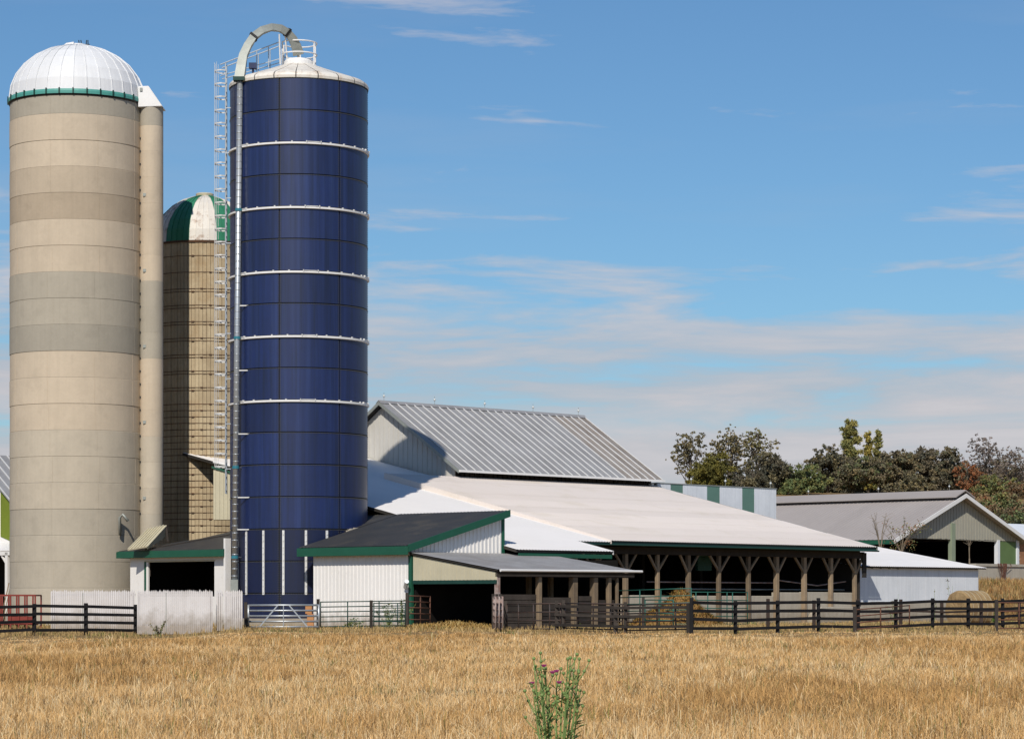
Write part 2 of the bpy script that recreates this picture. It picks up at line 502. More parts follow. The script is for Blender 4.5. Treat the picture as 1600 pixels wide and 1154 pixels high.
def blades(P, H, Wd, colors, lean=0.35, taper=0.25):
    """numpy grass: P base points (n,3), H heights, Wd widths, colors (n,3) -> verts, quads, cols"""
    n = len(P)
    th = nrg.uniform(0, 2 * np.pi, n)
    side = np.stack([np.cos(th), np.sin(th), np.zeros(n)], -1) * (Wd / 2)[:, None]
    la = nrg.uniform(0, 2 * np.pi, n)
    ll = np.abs(nrg.normal(0, lean, n))
    ld = np.stack([np.cos(la), np.sin(la), np.zeros(n)], -1) * (ll * H)[:, None]
    up = np.zeros((n, 3)); up[:, 2] = H
    mid = P + up * 0.55 + ld * 0.35
    tip = P + up * (1 - 0.25 * ll)[:, None] + ld
    v = np.stack([P - side, P + side, mid + side * 0.8, mid - side * 0.8, tip + side * taper, tip - side * taper], 1).reshape(-1, 3)
    b = np.arange(n) * 6
    f = np.concatenate([np.stack([b, b + 1, b + 2, b + 3], -1), np.stack([b + 3, b + 2, b + 4, b + 5], -1)])
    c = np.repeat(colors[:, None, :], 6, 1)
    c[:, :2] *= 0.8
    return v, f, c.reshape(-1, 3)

def vnoise(X, Y, s, seed=0):
    r = np.random.default_rng(seed)
    out = np.zeros_like(X)
    for k in range(7):
        a = r.uniform(0, 2 * np.pi)
        fr = s * r.uniform(0.5, 2.2)
        out += np.sin((X * np.cos(a) + Y * np.sin(a)) * fr + r.uniform(0, 6.28))
    return out / 7 * 1.6

def make_grass():
    n_t = 56000
    # depth drawn so that nearer ground, which shows larger, gets more tufts
    t = nrg.uniform(0, 1, n_t)
    y0, y1 = 20.0, 100.0
    Y = y0 * (y1 / y0) ** (t ** 0.72)
    X = nrg.uniform(-1, 1, n_t) * (0.203 * Y + 2.0)
    a, b = (X - FO.x) * U.x + (Y - FO.y) * U.y, (X - FO.x) * V.x + (Y - FO.y) * V.y
    keep = (b < -7.2) | (Y < 101.5 + np.clip((-X - 2), 0, 8) * 0.55)
    keep &= ~((X > -4.4) & (X < 0) & (Y > 104))
    X, Y = X[keep], Y[keep]
    n = len(X)
    patch = vnoise(X, Y * 0.6, 0.35, 1)
    patch2 = vnoise(X, Y * 0.5, 1.3, 2)
    k = 7
    bx = np.repeat(X, k) + nrg.normal(0, 0.09, n * k)
    by = np.repeat(Y, k) + nrg.normal(0, 0.09, n * k)
    P = np.stack([bx, by, gz(bx, by) - 0.02], -1)
    hh = 0.19 + 0.05 * patch + 0.05 * patch2
    H = np.repeat(np.clip(hh, 0.11, 0.38), k) * nrg.uniform(0.55, 1.25, n * k)
    H *= np.repeat(1 - 0.62 * smooth((Y - 82) / 14), k)
    Wd = (0.0035 + 0.00012 * by) * nrg.uniform(0.7, 1.4, n * k)
    pal = np.array([(0.69, 0.43, 0.18), (0.60, 0.35, 0.13), (0.76, 0.52, 0.255), (0.40, 0.225, 0.085), (0.80, 0.62, 0.36), (0.28, 0.175, 0.07)])
    w = nrg.uniform(0, 1, n)
    idx = np.where(patch + 0.4 * patch2 + nrg.normal(0, 0.4, n) > 0.25, nrg.choice([0, 1, 3, 1, 5], n), nrg.choice([0, 2, 4, 2, 0, 1], n))
    C = pal[np.repeat(idx, k)] * nrg.uniform(0.70, 1.22, (n * k, 1))
    grn = np.repeat((nrg.uniform(0, 1, n) < 0.02), k)
    C[grn] = np.array([0.16, 0.18, 0.05]) * nrg.uniform(0.7, 1.3, (int(grn.sum()), 1))
    v, f, c = blades(P, H, Wd, C, 0.62)
    # scattered taller dead stalks and a few green shoots
    ns = 2600
    Ys = 21 * (97 / 21.0) ** (nrg.uniform(0, 1, ns) ** 0.8)
    Xs = nrg.uniform(-1, 1, ns) * (0.203 * Ys + 2)
    keep2 = vnoise(Xs, Ys * 0.6, 0.5, 7) + nrg.normal(0, 0.5, ns) > 0.0
    Xs, Ys = Xs[keep2], Ys[keep2]
    ns = len(Xs)
    Ps = np.repeat(np.stack([Xs, Ys, gz(Xs, Ys) - 0.02], -1), 3, 0)
    Ps[:, :2] += nrg.normal(0, 0.05, (len(Ps), 2))
    sp = np.array([(0.30, 0.17, 0.07), (0.20, 0.12, 0.06), (0.82, 0.66, 0.40), (0.22, 0.22, 0.06), (0.76, 0.58, 0.32)])
    Cs = sp[np.repeat(nrg.integers(0, 5, ns), 3)] * nrg.uniform(0.7, 1.2, (len(Ps), 1))
    v4, f4, c4 = blades(Ps, nrg.uniform(0.20, 0.38, len(Ps)) * np.where(Ps[:, 1] > 85, 0.7, 1.0), 0.004 + 0.00013 * Ps[:, 1], Cs, 0.35, 0.6)
    f = np.concatenate([f, f4 + len(v)]); v = np.concatenate([v, v4]); c = np.concatenate([c, c4])
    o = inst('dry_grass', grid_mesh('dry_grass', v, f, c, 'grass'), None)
    tag(o, 'sunburnt golden dry grass covering the foreground field', 'grass', kind='stuff')
    # low green and straw growth in the yard along walls and fences
    n2 = 16000
    X = nrg.uniform(-24, 40, n2)
    Y = nrg.uniform(99, 150, n2)
    a, b = (X - FO.x) * U.x + (Y - FO.y) * U.y, (X - FO.x) * V.x + (Y - FO.y) * V.y
    ok = (b < -0.6) & (b > -24) & ((b < -7.4) | (a > 0.6)) & (a > -26)
    ok |= (a < -13.1) & (Y < 122) & (X > -24) & ~((a > -17) & (b > 14))
    X, Y = X[ok], Y[ok]
    n2 = len(X)
    P = np.repeat(np.stack([X, Y, gz(X, Y) - 0.02], -1), 6, 0)
    P[:, :2] += nrg.normal(0, 0.12, (len(P), 2))
    gp = vnoise(X, Y, 0.5, 4)
    green = np.repeat(gp + nrg.normal(0, 0.4, n2) > 0.75, 6)
    H = nrg.uniform(0.06, 0.24, len(P))
    C = np.where(green[:, None], np.array([[0.13, 0.17, 0.04]]), np.array([[0.46, 0.32, 0.14]])) * nrg.uniform(0.6, 1.2, (len(P), 1))
    v, f, c = blades(P, H, np.full(len(P), 0.025), C, 0.5)
    nb = 5000
    Xb, Yb = nrg.uniform(22, 48, nb), nrg.uniform(146, 178, nb)
    Pb = np.repeat(np.stack([Xb, Yb, gz(Xb, Yb) - 0.02], -1), 8, 0)
    Pb[:, :2] += nrg.normal(0, 0.25, (len(Pb), 2))
    Cb = np.array([(0.42, 0.24, 0.09), (0.34, 0.18, 0.07), (0.50, 0.34, 0.15), (0.22, 0.17, 0.06)])[np.repeat(nrg.integers(0, 4, nb), 8)] * nrg.uniform(0.6, 1.2, (len(Pb), 1))
    v3, f3, c3 = blades(Pb, nrg.uniform(0.15, 0.55, len(Pb)), np.full(len(Pb), 0.04), Cb, 0.5)
    f = np.concatenate([f, f3 + len(v)]); v = np.concatenate([v, v3]); c = np.concatenate([c, c3])
    o = inst('yard_weeds', grid_mesh('yard_weeds', v, f, c, 'grass'), None)
    tag(o, 'short straw and green weeds growing over the farmyard', 'weeds', kind='stuff')
make_grass()

# ================================================================== silos
def make_dome(parent, Rr, z0, H, n, colours, name='dome', rib=0.035, top_r=0.25, rows=7):
    """ribbed dome of n gores; colours(i) gives each gore's material"""
    prof = []
    for i in range(rows + 1):
        t = i / rows * (math.pi / 2)
        prof.append((max(Rr * math.cos(t), top_r), z0 + H * math.sin(t)))
    under = MB().lathe([(r - 0.03, z - 0.02) for r, z in prof], 48)
    d = under.build(name, 'seal', parent, smooth=True)
    half = math.pi / n
    meshes = {}
    for i in range(n):
        mk = colours(i)
        if mk not in meshes:
            s = MB()
            s.lathe(prof, 3, -half * 0.97, half * 0.97)
            # standing seam along one edge
            for k in range(rows):
                (ra, za), (rb, zb) = prof[k], prof[k + 1]
                w0, w1 = half * 0.95, half * 1.02
                q = []
                for r, z in ((ra, za), (rb, zb)):
                    for h in (0.0, rib):
                        rr, zz = r + h * 0.8, z + h * 0.6
                        q.append([(rr * math.sin(w), -rr * math.cos(w), zz) for w in (w0, w0 + rib / max(r, 0.5))])
                s.face([q[0][0], q[1][0], q[3][0], q[2][0]])
                s.face([q[1][0], q[1][1], q[3][1], q[3][0]])
                s.face([q[1][1], q[0][1], q[2][1], q[3][1]])
            meshes[mk] = s.mesh('dome_panel', mk, smooth=False)
        inst('dome_panel', meshes[mk], d, rz=2 * half * i)
    return d

# ---- tall concrete silo with white dome
def concrete_silo():
    X, Y = px(121, 0, 127)[0], 127.0
    Rr = 104 / FPX * Y
    t = thing('concrete_silo', (X, Y, 0), 'tall pale concrete silo with white ribbed dome and side chute', 'silo')
    zt, zb = 24.54, 23.60
    bounds = [zt] + [zb - 1.214 * k for k in range(20)] + [-0.6]
    cols = 'c' + 'aabfaaccdaaaeeegggggg'
    for k in range(len(bounds) - 1):
        z1, z0 = bounds[k], bounds[k + 1]
        if z0 < -0.6: continue
        rr = Rr + (0.012 if k % 2 else 0.0) + rng.uniform(-0.006, 0.006)
        s = MB()
        s.lathe([(rr - 0.012, z0), (rr, z0 + 0.012)], 72).lathe([(rr, z0 + 0.012), (rr, z1 - 0.015)], 72).lathe([(rr, z1 - 0.015), (rr - 0.014, z1 - 0.002)], 72)
        ring = s.build('concrete_ring', 'conc_' + cols[min(k, len(cols) - 1)], t)
        for p in ring.data.polygons: p.use_smooth = True
        # upright form joints of each pour, staggered a little
        s2 = MB()
        a_off = rng.uniform(-0.05, 0.05)
        for j in range(9):
            a = a_off + j * 2 * math.pi / 9 - 0.25
            s2.arcpanel(rr - 0.01, rr + 0.007, a, a + 0.006, z0 + 0.03, z1 - 0.04, 1)
        s2.build('form_joint', 'conc_' + cols[min(k, len(cols) - 1)], ring, stuff=True)
    MB().lathe([(Rr - 0.06, -0.6), (Rr - 0.06, zt - 0.01)], 64).build('lining', 'conc_d', t)
    # teal rim angle with brackets
    rim = MB().lathe([(Rr - 0.02, zt - 0.02), (Rr + 0.09, zt - 0.02), (Rr + 0.09, zt + 0.10), (Rr + 0.05, zt + 0.20), (Rr - 0.02, zt + 0.20)], 72).build('rim_band', 'teal', t)
    sb = MB().box(-0.03, 0.03, -Rr - 0.13, -Rr - 0.08, zt - 0.03, zt + 0.24).mesh('rim_bracket', 'gate_green')
    for i in range(32):
        inst('rim_bracket', sb, rim, rz=2 * math.pi * (i + 0.5) / 32)
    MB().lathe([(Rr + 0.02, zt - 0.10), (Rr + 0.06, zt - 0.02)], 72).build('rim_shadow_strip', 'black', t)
    d = make_dome(t, Rr + 0.04, zt + 0.18, 2.62, 32, lambda i: 'dome_white')
    MB().lathe([(0.42, zt + 2.76), (0.42, zt + 2.86), (0.05, zt + 2.93)], 16).build('dome_cap', 'dome_white', t)
    MB().prism([(-0.62, -0.5, zt + 2.70), (-0.1, -0.5, zt + 2.76), (-0.1, -0.5, zt + 2.90), (-0.45, -0.5, zt + 2.84)], (0, 0.5, 0)).build('hatch', 'white_metal', t)
    s = MB()
    for x in (0.10, 0.22, 0.42, 0.52):
        s.tube([(x, -0.1, zt + 2.78), (x + rng.uniform(-.05, .05), -0.1, zt + 3.06)], 0.022, 6)
    s.tube([(0.05, -0.1, zt + 2.84), (0.6, -0.1, zt + 2.86)], 0.02, 6)
    s.build('aerial', 'black', t)
    # round concrete chute up the right side
    cx, cy, cr = 3.58, -0.55, 0.545
    ch = None
    ztc = 24.28
    cb = [ztc] + [zb - 0.18 - 1.214 * k for k in range(17)] 
    ccols = 'caaaaaacccaaaeeegg'
    for k in range(len(cb) - 1):
        s = MB().lathe([(cr - 0.006, cb[k + 1]), (cr, cb[k + 1] + 0.012)], 28).lathe([(cr, cb[k + 1] + 0.012), (cr, cb[k] - 0.012)], 28).lathe([(cr, cb[k] - 0.012), (cr - 0.006, cb[k])], 28)
        o = s.build('chute_ring', 'conc_' + ccols[k], t, smooth=True, loc=(cx, cy, 0))
    s = MB()
    z = 5.2
    while z < 23.4:
        s.box(cx - cr * 0.92 - 0.02, cx - cr * 0.92 + 0.05, cy - 0.28, cy - 0.22, z, z + 0.09)
        z += 0.607
    s.build('chute_bolts', 'black', t, stuff=True)
    MB().box(cx - cr - 0.07, cx - cr + 0.08, cy - 0.12, cy + 0.3, 4.6, 24.2).build('chute_joint', 'conc_d', t)
    s = MB().box(-0.07, 0.07, -0.04, 0.04, 0, 0.14).mesh('chute_vent', 'galv_dull')
    for i in range(6):
        inst('chute_vent', s, t, (cx - 0.27, cy - cr * 0.87 - 0.01, 20.1 - 3.55 * i))
    # white metal hood at the head of the chute
    x0, x1 = cx - 0.56, cx + 0.58
    MB().prism([(x0, cy - 0.56, ztc - 0.02), (x1, cy - 0.56, ztc + 0.02), (x1 - 0.66, cy - 0.52, ztc + 0.98), (x0, cy - 0.52, ztc + 0.96)], (0, 1.3, 0)).build('chute_hood', 'white_metal', t, bevel=0.02)
    MB().box(cx - 0.48, cx - 0.36, cy - 0.58, cy - 0.545, ztc + 0.72, ztc + 0.88).build('hood_latch', 'galv_dull', t)
    s = MB().tube([(2.35, -2.3, 4.2), (2.35, -2.42, 5.0), (2.5, -2.5, 5.15), (2.75, -2.5, 4.85)], 0.07, 8)
    s.build('vent_pipe', 'galv_dull', t, smooth=True)
concrete_silo()

# ---- older stave silo with the green and white dome
def stave_silo():
    X, Y = px(320, 0, 133)[0], 133.0
    Rr = 79 / FPX * Y
    t = thing('stave_silo', (X, Y, 0), 'rust-streaked stave silo with hooped wall and green and white striped dome', 'silo')
    zt = ZC + (940 - 375) / FPX * (Y - Rr)
    n = 84
    s = MB()
    for i in range(n):
        a0, a1 = 2 * math.pi * i / n, 2 * math.pi * (i + 1) / n
        r = Rr + rng.uniform(-0.012, 0.012)
        s.arcpanel(r - 0.1, r, a0 + 0.0035, a1 - 0.0035, -0.3, zt, 1)
    o = s.build('stave_wall', 'stave', t)
    o['kind'] = 'stuff'
    MB().lathe([(Rr - 0.03, -0.3), (Rr - 0.03, zt)], 64).build('lining', 'hoop', t)
    zs = []
    z = zt - 0.75
    while z > 11.5:
        zs.append(z); z -= 0.80
        if z < 16.0: zs.append(z + 0.66)
    while z > 4.2:
        zs.append(z); z -= 0.31
    hoop = MB().lathe([(Rr + 0.008, -0.014), (Rr + 0.025, -0.014), (Rr + 0.025, 0.014), (Rr + 0.008, 0.014)], 64).mesh('hoop', 'hoop')
    for z in zs:
        inst('hoop', hoop, t, (0, 0, z))
    s = MB()
    lug = MB().box(-0.06, 0.06, -Rr - 0.05, -Rr - 0.01, -0.03, 0.03).mesh('hoop_lug', 'hoop')
    for k, z in enumerate(zs):
        inst('hoop_lug', lug, t, (0, 0, z), rz=(-0.12, 0.22, 0.05)[k % 3])
    H = (375 - 296) / FPX * Y
    make_dome(t, Rr + 0.05, zt, H, 48, lambda i: 'rust_white' if ((i + 5) // 4) % 2 else 'green_dome', top_r=0.3, rib=0.03)
    MB().lathe([(0.42, zt + H - 0.03), (0.45, zt + H + 0.09), (0.40, zt + H + 0.13), (0.0, zt + H + 0.15)], 20).build('dome_cap', 'cream_panel', t)
    MB().lathe([(Rr + 0.06, zt - 0.10), (Rr + 0.08, zt + 0.0)], 64).build('rim_band', 'hoop', t)
stave_silo()

# ---- big blue silo
def blue_silo():
    X, Y = px(467, 0, 120)[0], 120.0
    Rr = 3.06
    t = thing('blue_silo', (X, Y, 0), 'tall navy blue bolted steel silo with white rings and caged ladder', 'silo')
    zt, pitch, rows, ns = 23.92, 1.402, 17, 7
    MB().lathe([(Rr - 0.035, -0.3), (Rr - 0.035, zt)], 84).build('seam_sealant', 'seal', t, smooth=True)
    MB().lathe([(Rr + 0.35, -0.3), (Rr + 0.35, 0.35), (Rr - 0.1, 0.4)], 48).build('foundation', 'wall_concrete', t)
    gapa = 0.009
    seg = 2 * math.pi / ns
    first = R(-11.5)
    ms = {}
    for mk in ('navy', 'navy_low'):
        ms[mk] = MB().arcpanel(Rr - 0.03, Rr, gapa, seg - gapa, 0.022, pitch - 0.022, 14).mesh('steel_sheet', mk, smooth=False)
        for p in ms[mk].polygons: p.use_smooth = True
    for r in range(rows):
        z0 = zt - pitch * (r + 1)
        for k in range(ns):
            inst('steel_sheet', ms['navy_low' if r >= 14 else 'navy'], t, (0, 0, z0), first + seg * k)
    # bolt heads along the seams
    s = MB()
    for r in range(rows + 1):
        z = zt - pitch * r
        for j in range(150):
            a = -math.pi / 2 - 0.2 + (math.pi + 0.4) * j / 150
            for dz in (-0.035, 0.035):
                s.box(0, 0, 0, 0, 0, 0) if False else None
            rr = Rr + 0.004
            c, sn = math.cos(a), math.sin(a)
            p = Vector((rr * sn, -rr * c, z - 0.05))
            tx = Vector((c, sn, 0)) * 0.014
            nn = Vector((sn, -c, 0)) * 0.018
            s.prism([p - tx, p + tx, p + tx + Vector((0, 0, 0.028)), p - tx + Vector((0, 0, 0.028))], nn)
    for k in range(-2, 3):
        for side in (-0.017, 0.017):
            a = first + seg * k + side
            if abs(a) > 1.75: continue
            for q in range(rows * 14):
                z = zt - (q + 0.5) * pitch / 14
                c, sn = math.cos(a), math.sin(a)
                p = Vector((Rr * sn, -Rr * c, z))
                tx = Vector((c, sn, 0)) * 0.013
                nn = Vector((sn, -c, 0)) * 0.018
                s.prism([p - tx, p + tx, p + tx + Vector((0, 0, 0.026)), p - tx + Vector((0, 0, 0.026))], nn)
    o = s.build('bolt_heads', 'bolt', t)
    o['kind'] = 'stuff'
    # white stiffening rings at every second seam
    ring = MB().lathe([(Rr, -0.05), (Rr + 0.085, -0.035), (Rr + 0.085, 0.040), (Rr + 0.02, 0.055), (Rr, 0.055)], 84).mesh('stiffening_ring', 'white_metal')
    clip = MB().box(-0.26, 0.26, -Rr - 0.10, -Rr - 0.03, 0.045, 0.075).box(-0.34, -0.30, -Rr - 0.11, -Rr - 0.03, 0.03, 0.10).box(0.30, 0.34, -Rr - 0.11, -Rr - 0.03, 0.03, 0.10).mesh('ring_clip', 'strip_white')
    nub = MB().box(-0.03, 0.03, -Rr - 0.07, -Rr - 0.01, 0.05, 0.095).mesh('ring_bolt', 'strip_white')
    for k in range(5):
        z = zt - pitch * (2 + 2 * k) - 0.06
        o = inst('stiffening_ring', ring, t, (0, 0, z))
        for a in (-47, 16.5, 80, -110):
            inst('ring_clip', clip, o, rz=R(a - 1.2 * k))
        for a in (-30, -14, -1, 31, 44, 57, 70):
            inst('ring_bolt', nub, o, rz=R(a - 1.2 * k))
    # upright stiffener straps round the foot
    strap = MB().box(-0.05, 0.05, -Rr - 0.04, -Rr, 1.42, 4.22)
    for q in range(10):
        strap.box(-0.03, 0.03, -Rr - 0.06, -Rr - 0.04, 1.5 + q * 0.28, 1.56 + q * 0.28)
    strap = strap.mesh('foot_strap', 'strip_white')
    for xpx in (393, 421, 452, 486, 517):
        inst('foot_strap', strap, t, rz=math.asin((xpx - 467) / 107))
    # cone roof in 20 panels
    n = 20
    half = math.pi / n
    prof = [(Rr + 0.04, zt - 0.01), (Rr + 0.06, zt + 0.10), (Rr + 0.02, zt + 0.20), (Rr - 0.12, zt + 0.30), (2.3, zt + 0.52), (1.5, zt + 0.80), (0.70, zt + 1.10)]
    roof = MB().lathe([(r - 0.02, z - 0.015) for r, z in prof], 60).build('roof', 'seal', t)
    pm = MB().lathe(prof, 4, -half * 0.955, half * 0.955).mesh('roof_panel', 'cap_white', smooth=False)
    for i in range(n):
        inst('roof_panel', pm, roof, rz=2 * half * (i + 0.62))
    MB().lathe([(0.72, zt + 1.08), (0.72, zt + 1.22), (0.66, zt + 1.25), (0.62, zt + 1.34), (0.0, zt + 1.36)], 28).build('hub', 'white_metal', t)
    MB().tube([(0.0, -0.3, zt + 1.3), (0.0, -0.3, zt + 1.55)], 0.06, 8).build('hub_vent', 'white_metal', t)
    # railing round the hub
    rail = thing_rail = MB()
    rr = 0.80
    for a in (-62, 62, 118, 180, 242):
        x, y = rr * math.sin(R(a)), -rr * math.cos(R(a))
        zz = zt + 1.02
        rail.tube([(x, y, zz), (x, y, zz + 1.08)], 0.035, 6)
    for h in (0.55, 1.06):
        pts = [(rr * math.sin(R(a)), -rr * math.cos(R(a)), zt + 1.02 + h) for a in range(-62, 250, 12)]
        rail.tube(pts, 0.032, 6)
        rail.tube([(rr * math.sin(R(a)), -rr * math.cos(R(a)), zt + 1.02 + h) for a in range(-62, 63, 10)], 0.03, 6)
    rail.build('hub_railing', 'white_metal', t)
    rail = MB()
    lad_a = R(-88)
    e0 = Vector(((Rr + 0.1) * math.sin(lad_a), -(Rr + 0.1) * math.cos(lad_a), zt + 0.2))
    for off in (-0.38, 0.38):
        p0 = e0 + Vector((-0.3, off, 0.85))
        p1 = Vector((-0.85, off, zt + 1.02 + 1.05))
        rail.tube([p0, p1], 0.025, 6)
        rail.tube([p0 - Vector((0, 0, 0.5)), p1 - Vector((0, 0, 0.75))], 0.02, 6)
        for q in (0.35, 0.62, 0.82):
            p = p0.lerp(p1, q)
            zb = zt + 0.2 + 0.9 * q
            rail.tube([p, (p.x, p.y, zb)], 0.022, 6)
    rail.build('roof_walkway_rail', 'galv', t)
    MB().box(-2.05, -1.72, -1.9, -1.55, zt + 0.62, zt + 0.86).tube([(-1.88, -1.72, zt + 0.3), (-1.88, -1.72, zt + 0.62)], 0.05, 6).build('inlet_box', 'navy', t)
    # fill pipe, standing a little out of plumb
    def at(x, y, Yd):
        p = px(x, y, Yd)
        return p - Vector((X, Y, 0))
    pb, pt = at(366.5, 905, 117.75), at(375, 124, 117.95)
    fp = MB().tube([pb, pt], 0.128, 14).build('fill_pipe', 'galv', t, smooth=True)
    s = MB()
    for k in range(70):
        p = pb.lerp(pt, (k + 0.5) / 70)
        s.lathe([(0.129, -0.015), (0.14, 0), (0.129, 0.015)], 12) if False else s.tube([p - Vector((0, 0, 0.02)), p + Vector((0, 0, 0.02))], 0.136, 12)
    s.build('pipe_corrugation', 'galv', fp, smooth=True, stuff=True)
    for y in (328, 528, 730, 870):
        p = pb.lerp(pt, (905 - y) / 781)
        MB().tube([p - Vector((0, 0, 0.06)), p + Vector((0, 0, 0.06))], 0.155, 14).build('pipe_clamp', 'clamp', fp)
        p2 = p.copy()
        MB().beam(p + Vector((0.1, 0.0, 0)), p + Vector((0.35, 0.55, 0)), 0.05, 0.05).build('pipe_bracket', 'galv', fp)
    for y in (478, 579, 678, 777, 827):
        p = pb.lerp(pt, (905 - y) / 781)
        MB().beam(p + Vector((0.1, -0.05, 0)), p + Vector((0.62, -0.08, 0)), 0.04, 0.05).build('stand_off', 'strip_white', fp)
    MB().box(pb.x - 0.16, pb.x + 0.16, pb.y - 0.16, pb.y + 0.16, pb.z - 0.75, pb.z).build('pipe_foot', 'galv_dull', fp)
    # conduit running beside the pipe
    MB().tube([at(372.5, 925, 118.3), at(381, 135, 118.4)], 0.045, 6).build('conduit', 'galv', t)
    # gooseneck spout over the roof
    path = [(374, 124, 16), (377, 105, 15.5), (380, 88, 13.5), (387, 72, 12.5), (396, 58, 12), (409, 48, 11.5), (424, 43, 11), (438, 44.5, 11.5), (449, 51, 12.5), (457.5, 61, 14.5), (463, 73, 17), (466, 84, 18.5)]
    pts, rs = [], []
    for i, (x, y, w) in enumerate(path):
        Yd = 117.95 + 1.75 * i / (len(path) - 1)
        pts.append(at(x, y, Yd))
        rs.append(w / FPX * 118 / 2 * 1.33)
    gn = MB().tube(pts, rs, 4, side=(0, 1, 0)).build('gooseneck_spout', 'galv_dull', t)
    for i in (4, 8):
        d = (pts[i + 1] - pts[i - 1]).normalized()
        MB().tube([pts[i] - d * 0.05, pts[i] + d * 0.05], rs[i] * 1.22, 4, side=(0, 1, 0)).build('spout_flange', 'black', gn)
    MB().tube([pts[0] - Vector((0, 0, 0.08)), pts[0] + Vector((0, 0, 0.08))], 0.36, 4, side=(0, 1, 0)).build('spout_collar', 'gate_green', gn)
    MB().tube([pts[6] + Vector((0.35, 0, -0.3)), at(438, 101, 119.3)], 0.035, 6).tube([pts[8] + Vector((-0.1, 0, -0.1)), at(449, 98, 119.6)], 0.035, 6).build('spout_strut', 'white_metal', gn)
    # ladder in a hooped cage up the left flank
    lx, ly = -Rr - 0.13, -0.55
    zb0, zt0 = 5.9, zt + 1.05
    lad = MB().tube([(lx, ly - 0.22, zb0), (lx, ly - 0.22, zt0)], 0.03, 6).tube([(lx, ly + 0.22, zb0), (lx, ly + 0.22, zt0)], 0.03, 6).build('ladder', 'galv', t)
    s = MB().tube([(0, -0.22, 0), (0, 0.22, 0)], 0.016, 5).mesh('rung', 'galv')
    z = zb0 + 0.15
    while z < zt0 - 1.0:
        inst('rung', s, lad, (lx, ly, z))
        z += 0.305
    for a in (-50, -20, 20, 50):
        x, y = lx - 0.12 - 0.38 * math.cos(R(a)) - 0.02, ly + 0.40 * math.sin(R(a)) * 1.1
        MB().beam((x, y, zb0 + 1.2), (x, y, zt0 + 0.05), 0.045, 0.012, up=(1, 0, 0)).build('cage_strap', 'strip_white', lad)
    hp = MB()
    pts2 = [(0.0, -0.30, 0)] + [(-0.12 - 0.38 * math.cos(R(a)), 0.42 * math.sin(R(a)), 0) for a in range(-84, 85, 14)] + [(0.0, 0.30, 0)]
    for i in range(len(pts2) - 1):
        a, b = Vector(pts2[i]), Vector(pts2[i + 1])
        hp.prism([a + Vector((0, 0, -0.03)), b + Vector((0, 0, -0.03)), b + Vector((0, 0, 0.03)), a + Vector((0, 0, 0.03))], Vector((-0.012, 0, 0)))
    hm = hp.mesh('cage_hoop', 'strip_white')
    z = zb0 + 1.2
    while z <= zt0 + 0.06:
        inst('cage_hoop', hm, lad, (lx, ly, z))
        z += 0.585
    s = MB().beam((0, 0, 0), (0.3, 0, 0), 0.04, 0.04).mesh('ladder_bracket', 'galv')
    for k in range(9):
        inst('ladder_bracket', s, lad, (lx, ly - 0.22, 7.0 + 2.0 * k))
blue_silo()

# ================================================================== farm buildings
SA = FO.x * U.x + FO.y * U.y
SB = FO.x * V.x + FO.y * V.y
def on_a(x, y, A):
    """pixel -> (b, z) on the upright plane a = A"""
    k = (x - 800) / FPX
    Y = (A + SA) / (k * U.x + U.y)
    return fab((k * Y, Y))[1], ZC - (y - YH) / FPX * Y
def on_b(x, y, B):
    """pixel -> (a, z) on the upright plane b = B"""
    k = (x - 800) / FPX
    Y = (B + SB) / (k * V.x + V.y)
    return fab((k * Y, Y))[0], ZC - (y - YH) / FPX * Y
def building(name, a, b, label, cat, z=0.0):
    return thing(name, fw(a, b, z), label, cat, ANG)

def lightning_rod(parent, x, y, z):
    o = MB().tube([(x, y, z - 0.05), (x, y, z + 0.48)], 0.012, 5).build('lightning_rod', 'galv_dull', parent)
    s = MB().lathe([(0.001, -0.07), (0.05, -0.05), (0.07, 0), (0.05, 0.05), (0.001, 0.07)], 10)
    s.build('glass_globe', 'globe', o, smooth=True, loc=(x, y, z + 0.30))

